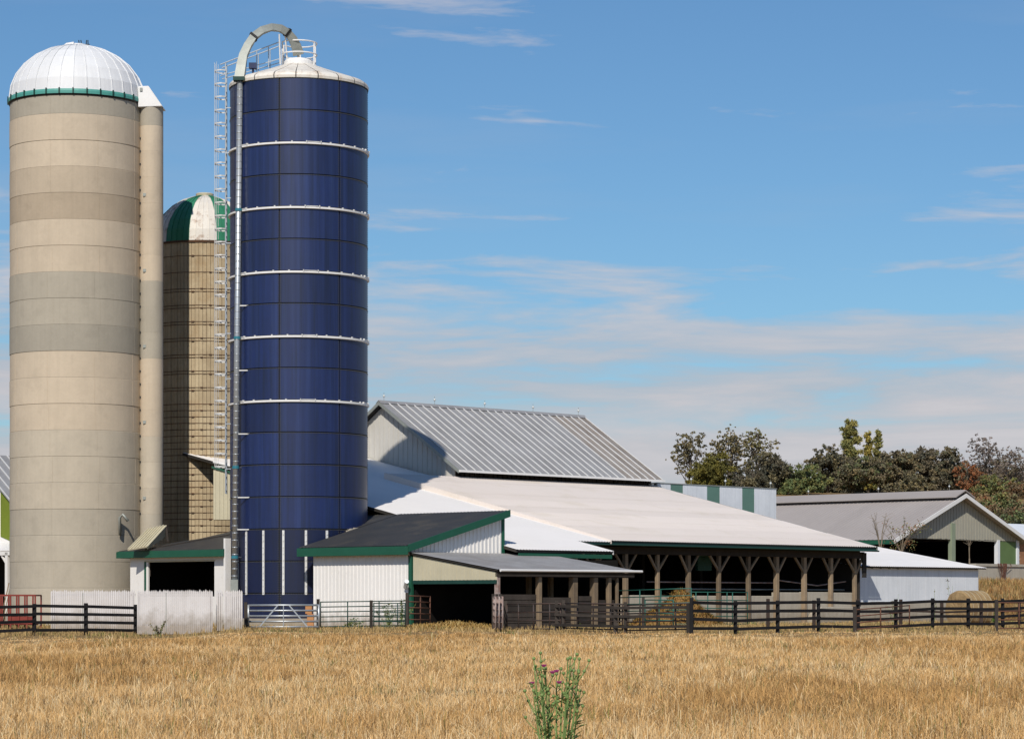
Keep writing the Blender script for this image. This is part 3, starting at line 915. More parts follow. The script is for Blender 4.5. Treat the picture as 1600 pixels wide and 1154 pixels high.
# ---- tall gabled barn
def tall_barn():
    a0, a1 = 7.1, 22.6
    W, Lr = 11.1, a1 - a0
    ze, zr = 7.98, 11.52
    t = building('gabled_barn', a0, 14.8, 'tall pale barn with steep ribbed grey metal roof and white gable', 'barn')
    m = W / 2
    sl = (zr - ze) / m
    # local x along ridge, y across
    # gable end wall, two ends
    for nm, x in (('gable_wall', 0.25), ('end_wall', Lr - 0.35)):
        MB().prism([(x, 0.35, 0), (x, W - 0.35, 0), (x, W - 0.35, ze + 0.35 * sl - 0.12), (x, m, zr - 0.14), (x, 0.35, ze + 0.35 * sl - 0.12)], (0.1, 0, 0)).build(nm, 'gable_wall', t)
    s = MB()
    for k in range(28):
        y = 0.55 + k * 0.36
        zt_ = ze + sl * min(y, W - y) - 0.16
        s.box(0.222, 0.252, y, y + 0.05, 5.5, zt_)
    s.build('siding_batten', 'gable_wall', t, stuff=True)
    # boarded long wall under the eave, old grey planks
    for k in range(44):
        x = 0.30 + k * 0.345
        MB().box(x, x + 0.30 + rng.uniform(-0.05, 0.02), 0.33, 0.37, 6.6, 7.75).build('wall_plank', 'old_wood', t)
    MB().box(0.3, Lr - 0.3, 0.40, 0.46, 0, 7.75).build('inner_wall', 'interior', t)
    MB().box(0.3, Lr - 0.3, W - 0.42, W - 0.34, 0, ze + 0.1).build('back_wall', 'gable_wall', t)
    # roof: boarding below, separate metal sheets above
    th = 0.10
    for sgn in (0, 1):
        y0, y1 = (-0.30, m) if sgn == 0 else (W + 0.30, m)
        z0 = ze - 0.30 * sl
        MB().prism([(-0.15, y0, z0 - th), (-0.15, m, zr - th), (-0.15, m, zr), (-0.15, y0, z0)], (Lr + 0.3, 0, 0)).build('roof_boarding', 'dark_wood', t)
    n = 26
    wsh = (Lr + 0.3) / n
    c, sn = math.cos(math.atan(sl)), math.sin(math.atan(sl))
    SL = (m + 0.34) / c
    nv = Vector((0, -sn, c))
    def sheet(mk):
        s = MB()
        def P(x, d, h): return Vector((x, c * d, sn * d)) + nv * h
        prof = [(0.0, 0.012), (wsh - 0.06, 0.012), (wsh - 0.045, 0.055), (wsh - 0.012, 0.055), (wsh, 0.012)]
        for i in range(len(prof) - 1):
            (xa, ha), (xb, hb) = prof[i], prof[i + 1]
            s.face([P(xa, 0, ha), P(xb, 0, hb), P(xb, SL, hb), P(xa, SL, ha)])
        for q in (0.33, 0.66):
            s.face([P(wsh * q - 0.02, 0, 0.0125), P(wsh * q, 0, 0.022), P(wsh * q, SL, 0.022), P(wsh * q - 0.02, SL, 0.0125)])
            s.face([P(wsh * q, 0, 0.022), P(wsh * q + 0.02, 0, 0.0125), P(wsh * q + 0.02, SL, 0.0125), P(wsh * q, SL, 0.022)])
        s.face([P(0, 0, -0.01), P(wsh, 0, -0.01), P(wsh, 0, 0.012), P(0, 0, 0.012)])
        rib = MB()
        rib.prism([P(wsh - 0.064, 0, 0.03), P(wsh + 0.006, 0, 0.03), P(wsh - 0.008, 0, 0.064), P(wsh - 0.050, 0, 0.064)], P(0, SL, 0) - P(0, 0, 0))
        return s.mesh('roof_sheet', mk), rib.mesh('seam_rib', 'rib_light')
    sg, rb = sheet('grey_roof')
    sb_, _ = sheet('brown_sheet')
    for k in range(n):
        o = inst('roof_sheet', sb_ if k >= n - 5 else sg, t, (-0.15 + k * wsh, -0.34, ze - 0.34 * sl))
        inst('seam_rib', rb, o)
    s = MB()
    s.prism([(-0.15, m, zr + 0.02), (Lr + 0.15, m, zr + 0.02), (Lr + 0.15, W + 0.34, ze - 0.34 * sl + 0.02), (-0.15, W + 0.34, ze - 0.34 * sl + 0.02)], (0, 0.01, 0.015)).build('rear_roof_sheet', 'grey_roof', t)
    MB().prism([(-0.2, m - 0.2, zr - 0.07), (-0.2, m, zr + 0.10), (-0.2, m + 0.2, zr - 0.07), (-0.2, m, zr + 0.06)], (Lr + 0.4, 0, 0)).build('ridge_cap', 'grey_roof', t)
    MB().box(-0.15, Lr + 0.2, -0.46, -0.35, ze - 0.34 * sl - 0.09, ze - 0.34 * sl + 0.02).build('gutter', 'white_metal', t)
    z0 = ze - 0.32 * sl
    MB().prism([(-0.19, -0.36, z0 - 0.16), (-0.19, m, zr - 0.16), (-0.19, m, zr + 0.03), (-0.19, -0.36, z0 + 0.03)], (0.03, 0, 0)).build('bargeboard', 'galv_dull', t)
    MB().prism([(-0.19, W + 0.36, z0 - 0.16), (-0.19, m, zr - 0.16), (-0.19, m, zr + 0.03), (-0.19, W + 0.36, z0 + 0.03)], (0.03, 0, 0)).build('bargeboard', 'galv_dull', t)
    MB().box(Lr - 0.3, Lr - 0.1, 0.1, 0.32, 6.5, 7.6).build('corner_post', 'white_metal', t)
    for x in (0.2, 3.9, 7.7, 11.5, 15.2):
        lightning_rod(t, x, m, zr + 0.03)
tall_barn()

# ---- wide low open-sided barn
def low_barn():
    t = building('open_sided_barn', 0, 0, 'wide low open-sided cattle barn with cream corrugated roof and braced posts', 'barn')
    A1 = 22.6
    k1 = 0.2365
    def zp(b): return 3.87 + k1 * b
    def zw(b): return 3.80 + 0.222 * b
    # cream roof in overlapping rows of corrugated sheets
    rows = 10
    c, sn = math.cos(math.atan(k1)), math.sin(math.atan(k1))
    top = 14.9
    step = top / rows
    L = A1 - 2.3
    for r in range(rows):
        b0 = r * step
        MB().corr((2.3, b0 - 0.10, zp(b0 - 0.10) + 0.060), (1, 0, 0), L, (0, c, sn), (step + 0.16) / c - (0.05 if r == rows - 1 else 0), 0.19, 0.020, per=4).build('roof_sheet', 'cream_roof', t, smooth=True, loc=(rng.uniform(-0.03, 0.03), 0, 0.010 * (r % 2)))
    MB().prism([(2.3, 0, zp(0) - 0.10), (2.3, top, zp(top) - 0.10), (2.3, top, zp(top) + 0.02), (2.3, 0, zp(0) + 0.02)], (L, 0, 0)).build('roof_boarding', 'dark_wood', t)
    MB().prism([(A1 + 0.002, -0.1, zp(-0.1) - 0.10), (A1 + 0.002, top, zp(top) - 0.10), (A1 + 0.002, top, zp(top) + 0.075), (A1 + 0.002, -0.1, zp(-0.1) + 0.075)], (0.03, 0, 0)).build('verge_flashing', 'galv_dull', t)
    # white roof section to the left, its lower apron reaching further out
    c2, s2 = math.cos(math.atan(0.222)), math.sin(math.atan(0.222))
    def white(a0, a1, b0, b1, nr):
        st = (b1 - b0) / nr
        for r in range(nr):
            q = b0 + st * r
            MB().corr((a0, q - 0.08, zw(q - 0.08) + 0.055), (1, 0, 0), a1 - a0, (0, c2, s2), (st + 0.12) / c2, 0.19, 0.018, per=4).build('roof_sheet', 'white_roof', t, smooth=True, loc=(0, 0, 0.004 * (r % 2)))
        MB().prism([(a0, b0, zw(b0) - 0.08), (a0, b1, zw(b1) - 0.08), (a0, b1, zw(b1) + 0.02), (a0, b0, zw(b0) + 0.02)], (a1 - a0, 0, 0)).build('roof_boarding', 'dark_wood', t)
    white(-6.2, 2.28, 0.0, 22.0, 7)
    white(2.3, 7.2, 15.0, 22.0, 2)
    white(-6.2, 0.0, -2.2, -0.02, 1)
    MB().prism([(0.003, -2.25, zw(-2.25) - 0.10), (0.003, 0, zw(0) - 0.1), (0.003, 0, zw(0) + 0.07), (0.003, -2.25, zw(-2.25) + 0.07)], (0.03, 0, 0)).build('verge_flashing', 'white_metal', t)
    MB().prism([(2.27, -0.1, zw(-0.1) - 0.05), (2.27, 15.0, zw(15) - 0.05), (2.27, 15.0, zp(15) + 0.085), (2.27, -0.1, zp(-0.1) + 0.085)], (0.028, 0, 0)).build('step_flashing', 'cream_roof', t)
    # eaves fascia, the shade under the eave put in as darker green
    MB().box(0.04, A1 + 0.12, -0.02, 0.03, 3.70, 3.86).build('fascia', 'gate_green', t)
    MB().tube([(0.05, -0.075, 3.72), (A1 + 0.15, -0.075, 3.70)], 0.045, 6).build('gutter', 'gate_green', t)
    MB().box(-6.0, -0.02, -2.20, -2.16, 3.02, 3.20).build('apron_fascia', 'green_trim', t)
    # header beam and posts with knee braces
    bp = 0.75
    MB().box(0.1, A1 - 0.1, bp - 0.12, bp + 0.12, 3.32, 3.66).build('header_beam', 'old_wood', t)
    pxs = (927, 977, 1027, 1075, 1123, 1169, 1213, 1256, 1298, 1335)
    ap = [on_b(x, 900, bp)[0] for x in pxs]
    for i, a in enumerate(ap):
        w = 0.098 + rng.uniform(-0.01, 0.015)
        ln = rng.uniform(-0.05, 0.05)
        po = MB().prism([(a - w + ln, bp - w, -0.3), (a + w + ln, bp - w, -0.3), (a + w + ln, bp + w, -0.3), (a - w + ln, bp + w, -0.3)], (-ln, 0, 3.64)).build('post', 'post_wood', t, bevel=0.02)
        for s in (-1, 1):
            MB().beam((a + s * 0.05, bp - 0.02, 2.55 + rng.uniform(-0.10, 0.10)), (a + s * (0.70 + rng.uniform(-0.08, 0.08)), bp - 0.02, 3.34), 0.09, 0.10).build('knee_brace', 'post_wood', po)
    # concrete knee wall, in cast lengths
    wl_ = [(ap[3] + 0.1, ap[6], 1.40), (ap[6], ap[7], 1.58), (ap[7], ap[8], 1.60), (ap[8], ap[9] + 0.1, 1.58), (ap[1], ap[2], 1.42), (ap[2], ap[3] + 0.1, 1.40)]
    for x0, x1, z in wl_:
        MB().box(x0 + 0.015, x1 - 0.015, bp + 0.13, bp + 0.33, -0.3, z).build('knee_wall', 'wall_concrete', t, bevel=0.02)
    MB().prism([(ap[7] - 0.2, bp + 0.1, -0.3), (ap[9] + 0.2, bp + 0.1, -0.3), (ap[9] + 0.2, bp + 0.1, 0.86), (ap[7] + 0.9, bp + 0.1, 0.86)], (0, -0.5, 0)).build('feed_apron', 'wall_concrete', t, bevel=0.02)
    # rails inside the bays
    MB().tube([(ap[2], 1.4, 2.05), (ap[6] + 0.8, 1.4, 2.05)], 0.035, 6).build('inside_rail', 'gate_pale', t)
    MB().tube([(ap[3], 1.4, 1.72), (ap[9], 1.4, 1.72)], 0.035, 6).build('inside_rail', 'galv_dull', t)
    MB().tube([(ap[6] + 0.6, 1.3, 2.2), (ap[8] - 0.4, 1.3, 1.93), (ap[9], 1.3, 2.15)], 0.035, 6).build('inside_rail', 'gate_pale', t)
    # enclosing walls, inner posts
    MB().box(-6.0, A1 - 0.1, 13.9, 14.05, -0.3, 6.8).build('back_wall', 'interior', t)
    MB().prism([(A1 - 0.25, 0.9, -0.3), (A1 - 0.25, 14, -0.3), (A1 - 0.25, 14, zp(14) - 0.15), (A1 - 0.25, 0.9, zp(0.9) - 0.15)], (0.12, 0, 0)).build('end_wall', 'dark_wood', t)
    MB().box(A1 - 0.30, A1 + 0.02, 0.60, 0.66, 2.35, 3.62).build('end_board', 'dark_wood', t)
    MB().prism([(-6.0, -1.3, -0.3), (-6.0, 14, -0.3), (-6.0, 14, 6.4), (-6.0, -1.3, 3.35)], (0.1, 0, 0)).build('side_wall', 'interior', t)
    for a in (3.5, 8, 12.5, 17):
        MB().box(a - 0.1, a + 0.1, 6.9, 7.1, -0.3, zp(7) - 0.1).build('inner_post', 'dark_wood', t)
    a, z = on_b(1100, 880, 3.0)
    ms = MB()
    for k in range(6):
        ms.box(a - 0.45, a + 0.6, 3.0, 3.05, z - 0.32 + k * 0.13, z - 0.22 + k * 0.13)
    ms.box(a - 0.45, a + 0.6, 3.05, 3.2, z - 0.35, z + 0.46).build('hanging_door', 'pen_green', t)
    # posts of the apron
    for x in (898, 931, 953):
        a, z = on_b(x, 900, -1.9)
        if a < -0.1:
            MB().box(a - 0.11, a + 0.11, -2.0, -1.8, -0.3, 3.22).build('post', 'post_wood', t, bevel=0.02)
low_barn()

# ---- striped building beyond
def striped_building():
    xs = [1027, 1048, 1067, 1105, 1124.5, 1160, 1178.5, 1213]
    B = 15.0
    a_s = [on_b(x, 800, B)[0] for x in xs]
    t = building('striped_building', a_s[0], B, 'flat-topped building with white and grey-green vertical stripes behind the barn', 'building')
    L = a_s[-1] - a_s[0]
    zt = 7.62
    for i in range(len(xs) - 1):
        x0, x1 = a_s[i] - a_s[0], a_s[i + 1] - a_s[0]
        s = MB().box(x0 + 0.01, x1 - 0.01, 0, 0.08, -0.3, zt)
        s.build('wall_panel', 'stripe_green' if i % 2 else 'blue_white', t)
    s = MB()
    for k in range(int(L / 0.3)):
        s.box(k * 0.3 + 0.1, k * 0.3 + 0.13, -0.012, 0.0, -0.3, zt - 0.02)
    MB().box(0.02, L - 0.02, 0.1, 8.0, -0.3, zt - 0.06).build('body', 'blue_white', t)
    MB().box(-0.02, L + 0.04, -0.03, 8.05, zt, zt + 0.05).build('coping', 'galv_dull', t)
    for x in (3.0, 6.0, L - 0.4):
        lightning_rod(t, x, 0.1, zt + 0.03)
striped_building()

# ---- white shed with the dark mono-pitch roof wrapped round the blue silo
def dark_roof_shed():
    a0, b0 = -11.8, -1.44
    t = building('white_shed', a0, b0, 'white ribbed metal shed with charcoal roof and green trim beside blue silo', 'shed')
    D, Wd = 5.5, 5.9                       # depth along a, width along b
    zf = 3.42
    def zr(x): return zf + 0.262 * (x + 0.3)
    MB().box(0.02, 0.10, 0.0, Wd, -0.2, zf - 0.06).build('front_wall', 'white_wall', t)
    MB().corr((0, Wd, -0.05), (0, -1, 0), Wd, (0, 0, 1), zf - 0.02, 0.23, 0.022, 'rib').build('front_cladding', 'white_wall', t)
    MB().prism([(0.05, 0.02, 3.08), (D, 0.02, 3.08), (D, 0.02, zr(D) - 0.16), (0.05, 0.02, zr(0.05) - 0.16)], (0, 0.08, 0)).build('side_wall', 'white_wall', t)
    s = MB()
    k = 0
    x = 0.12
    while x < D - 0.05:
        s.prism([(x, -0.018, 3.06), (x + 0.07, -0.018, 3.06), (x + 0.07, -0.018, zr(x) - 0.2), (x, -0.018, zr(x) - 0.2)], (0, 0.04, 0))
        x += 0.23
    s.build('side_cladding_rib', 'white_wall', t, stuff=True)
    MB().box(0.12, D, 0.05, 0.12, -0.2, 3.06).build('lower_side_wall', 'interior', t)
    MB().prism([(D - 0.1, 0.0, -0.2), (D - 0.1, 9.4, -0.2), (D - 0.1, 9.4, zr(D) - 0.2), (D - 0.1, 0, zr(D) - 0.2)], (0.08, 0, 0)).build('back_wall', 'white_wall', t)
    MB().box(0.02, 2.0, Wd - 0.08, Wd, -0.2, zf - 0.06).build('far_side_wall', 'white_wall', t)
    # roof: plan outline stepped round the silo
    out = [(-0.32, -0.28), (D + 0.2, -0.28), (D + 0.2, 9.5), (2.8, 7.2), (2.5, 6.52), (-0.32, 6.52)]
    MB().prism([(x, y, zr(x) - 0.10) for x, y in out], (0, 0, 0.10)).build('roof', 'dark_roof', t)
    k1 = 0.262
    c, sn = math.cos(math.atan(k1)), math.sin(math.atan(k1))
    MB().corr((-0.36, 6.5, zr(-0.36) + 0.03), (0, -1, 0), 6.8, (c, 0, sn), (D + 0.6) / c, 0.21, 0.018, per=4).build('roof_sheet', 'dark_roof', t, smooth=True)
    MB().corr((3.2, 9.5, zr(3.2) + 0.03), (0, -1, 0), 2.98, (c, 0, sn), (D - 2.96) / c, 0.21, 0.018, per=4).build('roof_sheet', 'dark_roof', t, smooth=True)
    MB().box(-0.40, -0.33, -0.32, 6.56, 3.05, 3.41).build('front_fascia', 'green_trim', t, bevel=0.01)
    MB().prism([(-0.33, -0.34, zr(-0.33) - 0.24), (D + 0.22, -0.34, zr(D + 0.22) - 0.24), (D + 0.22, -0.34, zr(D + 0.22) + 0.06), (-0.33, -0.34, zr(-0.33) + 0.06)], (0, 0.055, 0)).build('rake_fascia', 'green_trim', t)
    MB().box(D + 0.02, D + 0.16, -0.05, 0.06, 3.06, zr(D) - 0.15).build('corner_trim', 'green_trim', t)
    MB().box(-0.05, 0.0, -0.06, 0.03, 3.05, 3.30).build('corner_trim', 'white_wall', t)
    MB().box(-0.06, 0.10, -0.20, -0.02, -0.2, 3.03).build('door_jamb', 'green_trim', t, bevel=0.01)
    MB().tube([(-0.10, 0.10, 1.72), (-0.45, -0.35, 1.95)], 0.09, 10).build('spout', 'galv', t)
    # rough mortar flashing against the silo
    ca, cb = -9.33 - a0, 8.2 - b0
    s = MB()
    for i in range(60):
        th = R(178 + i * 1.75)
        x, y = ca + 3.10 * math.cos(th), cb + 3.10 * math.sin(th)
        if x < -0.3 or x > D or (y > 6.5 and x < 2.55): continue
        q = 0.05 + rng.uniform(0, 0.05)
        s.box(x - q, x + q, y - q, y + q, zr(x) - 0.02, zr(x) + 0.05 + rng.uniform(0, 0.05))
    s.build('roof_flashing', 'wall_concrete', t, stuff=True)
dark_roof_shed()

# ---- lean-to against that shed
def lean_to():
    a0, b0 = -11.8, -6.54
    t = building('lean_to', a0, b0, 'open lean-to with rusty grey metal roof, cream end panel and dark doorway', 'shed')
    L, D = 8.3, 5.08
    z0, z1 = 2.40, 3.14
    k = (z1 - z0) / D
    c, sn = math.cos(math.atan(k)), math.sin(math.atan(k))
    MB().prism([(-0.08, -0.12, z0 - 0.06), (-0.08, D - 0.1, z1 - 0.06), (-0.08, D - 0.1, z1), (-0.08, -0.12, z0)], (L + 0.08, 0, 0)).build('roof_boarding', 'dark_wood', t)
    for r in range(3):
        st = D / 3
        b = r * st
        MB().corr((-0.12, b - 0.18, z0 + k * (b - 0.18) + 0.04), (1, 0, 0), L + 0.16, (0, c, sn), (st + 0.16) / c, 0.13, 0.016, per=4).build('roof_sheet', 'leanto_roof', t, smooth=True, loc=(0, 0, 0.004 * (r % 2)))
    MB().tube([(-0.05, -0.26, z0 - 0.03), (L + 0.25, -0.26, z0 - 0.01)], 0.055, 8).build('gutter', 'white_metal', t)
    # cream end panel above the doorway
    MB().prism([(0, D - 0.24, 1.99), (0, 0.0, 1.99), (0, 0.0, z0 - 0.10), (0, D - 0.24, z1 - 0.12)], (0.05, 0, 0)).build('end_panel', 'cream_panel', t)
    s = MB()
    for q in range(22):
        y = 0.08 + q * 0.22
        s.box(-0.012, 0.001, y, y + 0.06, 2.0, z0 + k * y - 0.13)
    s.build('end_panel_rib', 'cream_panel', t, stuff=True)
    MB().box(-0.03, 0.07, 0.0, D - 0.24, 1.84, 1.985).build('door_lintel', 'gate_green', t)
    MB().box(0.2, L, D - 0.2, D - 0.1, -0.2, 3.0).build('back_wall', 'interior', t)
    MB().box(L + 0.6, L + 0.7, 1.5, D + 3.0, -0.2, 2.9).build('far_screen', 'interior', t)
    MB().box(0.0, L, -0.05, 0.10, z0 - 0.28, z0 - 0.08).build('eaves_beam', 'old_wood', t)
    A = lambda x, b=b0: on_b(x, 900, b)[0] - a0
    for x, w, mk in ((779, 0.09, 'gate_pale'), (844, 0.10, 'post_wood'), (899, 0.14, 'post_wood'), (931, 0.13, 'post_wood'), (953, 0.09, 'post_wood'), (965, 0.06, 'post_wood')):
        q = A(x)
        MB().box(q - w, q + w, -0.02, -0.02 + 2 * w, -0.2, z0 - 0.1).build('post', mk, t, bevel=0.015)
    for x in (826, 860):
        q = A(x, b0 + 3)
        MB().box(q - 0.09, q + 0.09, 2.9, 3.08, -0.2, 2.7).build('inner_post', 'post_wood', t)
    # old plank wall
    for x0, x1, zt_, n in ((785, 843, 1.42, 6), (846, 897, 1.30, 5), (902, 930, 1.36, 6), (933, 962, 1.20, 5)):
        p, q = A(x0), A(x1)
        for i in range(n):
            h = zt_ / n
            d = rng.uniform(-0.015, 0.015)
            MB().box(p - 0.04, q + 0.04 + rng.uniform(-0.05, 0.05), 0.12 + d, 0.16 + d, i * h + 0.012, (i + 1) * h - 0.012).build('wall_board', 'old_wood', t)
lean_to()

# ---- low shed between the silos
def silo_room():
    a0, b0 = -12.6, 9.2
    t = building('feed_room', a0, b0, 'small white shed with black roof and unglazed opening between the silos', 'shed')
    Wd, D = 6.95, 7.4
    zf = 3.42
    k = 0.20
    def zr(x): return zf + k * (x + 0.3)
    (bw0, zw0), (bw1, zw1) = on_a(335, 920, a0), on_a(229, 878, a0)
    y0, y1 = bw0 - b0, bw1 - b0
    zt_, zb_ = zw1, 1.35
    def wall(y_0, y_1, z_0, z_1):
        MB().box(0, 0.1, y_0, y_1, z_0, z_1).build('wall_panel', 'white_wall', t)
    wall(0, y0, -0.2, zf - 0.08); wall(y1, Wd, -0.2, zf - 0.08); wall(y0, y1, zt_, zf - 0.08); wall(y0, y1, -0.2, zb_)
    MB().box(-0.03, 0.06, y1 + 0.0, y1 + 0.14, zb_, zt_ + 0.02).build('window_jamb', 'green_trim', t)
    MB().box(-0.02, 0.06, y1 - 0.13, y1, zb_, zt_).build('window_jamb', 'white_wall', t)
    MB().box(-0.02, 0.06, y0 - 0.06, y1 + 0.14, zt_, zt_ + 0.07).build('window_head', 'cream_panel', t)
    MB().box(4.5, 4.6, 0.1, Wd, -0.2, 3.6).build('inner_wall', 'interior', t)
    MB().box(0.1, 4.5, Wd - 0.12, Wd - 0.04, -0.2, 3.5).build('end_wall', 'interior', t)
    MB().box(0.1, 4.5, 0.02, 0.1, -0.2, 3.5).build('end_wall', 'interior', t)
    MB().box(0.1, 4.5, 0.1, Wd - 0.12, 3.34, 3.38).build('ceiling', 'interior', t)
    b, z = on_a(258, 892, a0 + 2.6)
    MB().box(2.6, 2.9, b - b0 - 0.35, b - b0 + 0.35, z - 0.30, z + 0.25).build('feed_bin', 'cream_panel', t, bevel=0.04)
    out = [(-0.32, -0.1), (D + 1.5, -0.1), (D + 1.5, 5.0), (2.6, 5.1), (-0.32, Wd + 0.42)]
    MB().prism([(x, y, zr(x) - 0.08) for x, y in out], (0, 0, 0.10)).build('roof', 'dark_roof', t)
    MB().prism([(-0.32, Wd + 0.42, zr(-0.32) - 0.08), (2.6, 5.1, zr(2.6) - 0.08), (2.4, Wd + 0.3, zr(-0.3) - 0.1)], (0, 0, 0.09)).build('roof_hip', 'dark_roof', t)
    MB().box(-0.40, -0.33, -0.12, Wd + 0.46, 3.10, 3.41).build('fascia', 'green_trim', t, bevel=0.01)
    MB().box(-0.40, 2.2, Wd + 0.47, Wd + 0.53, 3.10, 3.39).build('side_fascia', 'green_trim', t)
    MB().beam((-0.2, 5.6, zr(-0.2) + 0.05), (6.0, 2.6, zr(6.0) + 0.05), 0.05, 0.04).build('roof_batten', 'old_wood', t)
    MB().box(-0.30, 0.02, -0.16, -0.04, -0.2, 3.9).build('corner_board', 'white_wall', t)
silo_room()

# cream metal sheets leaning at the foot of the concrete chute
def chute_cover():
    pts = [px(199, 858, 121.6), px(229, 853, 121.2), px(259, 820, 123.2), px(231, 826, 123.6)]
    c = pts[0].copy()
    t = thing('chute_cover', c, 'slanting cream ribbed metal cover under the concrete chute', 'cover')
    q = [p - c for p in pts]
    nrm = (q[1] - q[0]).cross(q[3] - q[0]).normalized()
    if nrm.z < 0: nrm = -nrm
    MB().prism(q, -nrm * 0.06).build('sheet', 'cream_panel', t)
    for k in range(6):
        f = (k + 0.3) / 6
        MB().beam(q[0].lerp(q[1], f) + nrm * 0.02, q[3].lerp(q[2], f) + nrm * 0.02, 0.05, 0.05, up=nrm).build('rib', 'cream_panel', t)
    MB().prism([q[1], q[2], q[2] - Vector((0.05, -0.1, 0.5)), q[1] - Vector((0, -0.1, 0.12))], (0.05, 0.05, 0)).build('side_board', 'cream_panel', t)
    MB().beam(q[2] + Vector((0.02, 0, -0.05)), q[2] + Vector((0.1, 0.0, -0.75)), 0.1, 0.1).build('prop', 'old_wood', t)
    MB().beam(q[0] + Vector((0.9, 0.8, -0.1)), q[0] + Vector((0.9, 0.8, -1.2)), 0.1, 0.1).build('prop', 'old_wood', t)
chute_cover()

def cream_box():
    p0, p1 = px(333.5, 808, 126.6), px(363, 808, 126.6)
    zt0, zt1 = px(333, 731, 126.6).z, px(363, 740, 126.6).z
    t = thing('feed_chute_box', (p0.x, p0.y, p0.z - 0.1), 'tall narrow cream box of ribbed metal standing on the black roof', 'box')
    w = p1.x - p0.x
    zb = p0.z - 0.1
    MB().prism([(0, 0, 0), (w, 0, 0), (w, 0, zt1 - zb), (0, 0, zt0 - zb)], (0, 1.1, 0)).build('casing', 'cream_panel', t)
    for k in range(5):
        x = 0.06 + k * (w - 0.14) / 4
        MB().box(x, x + 0.04, -0.02, 0.005, 0.0, zt0 - zb - 0.02 - (zt0 - zt1) * x / w).build('rib', 'cream_panel', t)
    MB().prism([(-0.08, -0.08, zt0 - zb), (w + 0.1, -0.08, zt1 - zb - 0.03), (w + 0.1, -0.08, zt1 - zb + 0.07), (-0.08, -0.08, zt0 - zb + 0.1)], (0, 1.2, 0)).build('lid', 'green_trim', t)
    MB().tube([(0.0, -0.1, zt0 - zb + 0.28), (w + 0.3, -0.15, zt1 - zb + 0.28)], 0.06, 8).build('spout', 'white_metal', t)
cream_box()

# ---- low whitish shed at the far end of the open barn
def white_low_shed():
    p = px(1337, 900, 138.5)
    a0, b0 = fab(p)
    t = building('whitewashed_shed', a0, b0, 'long low pale blue-white shed with white roof at end of open barn', 'shed')
    L = on_b(1528, 900, b0)[0] - a0
    ze, D = 2.92, 9.0
    k = 0.17
    for i in range(9):
        x0, x1 = L * i / 9, L * (i + 1) / 9
        MB().box(x0 + 0.008, x1 - 0.008, 0, 0.05, 1.12 if i else 0.6, ze - 0.05).build('wall_sheet', 'blue_white', t)
    MB().box(0.1, L - 0.1, 0.06, 0.14, -0.3, ze - 0.1).build('wall_backing', 'dark_wood', t)
    MB().box(0.4, L + 0.1, -0.06, 0.0, -0.3, 1.11).build('concrete_plinth', 'wall_concrete', t)
    for i in range(5):
        x = 0.6 + i * 0.75
        MB().beam((x, -0.12, ze - 0.02), (x, 0.3, ze + 0.05), 0.06, 0.16).build('rafter_end', 'galv_dull', t)
    MB().prism([(L - 0.02, 0, -0.3), (L - 0.02, D, -0.3), (L - 0.02, D, ze + k * D - 0.1), (L - 0.02, 0, ze - 0.05)], (0.06, 0, 0)).build('end_wall', 'blue_white', t)
    c, sn = math.cos(math.atan(k)), math.sin(math.atan(k))
    MB().prism([(-0.6, -0.25, ze - 0.04), (-0.6, D, ze + k * D), (-0.6, D, ze + k * D + 0.06), (-0.6, -0.25, ze + 0.02)], (L + 1.0, 0, 0)).build('roof_boarding', 'dark_wood', t)
    for r in range(4):
        st = (D + 0.3) / 4
        b = -0.3 + r * st
        MB().corr((-0.6, b - 0.03, ze + k * b + 0.085), (1, 0, 0), L + 1.05, (0, c, sn), (st + 0.1) / c, 0.19, 0.016, per=4).build('roof_sheet', 'white_roof', t, smooth=True, loc=(0, 0, 0.004 * (r % 2)))
white_low_shed()

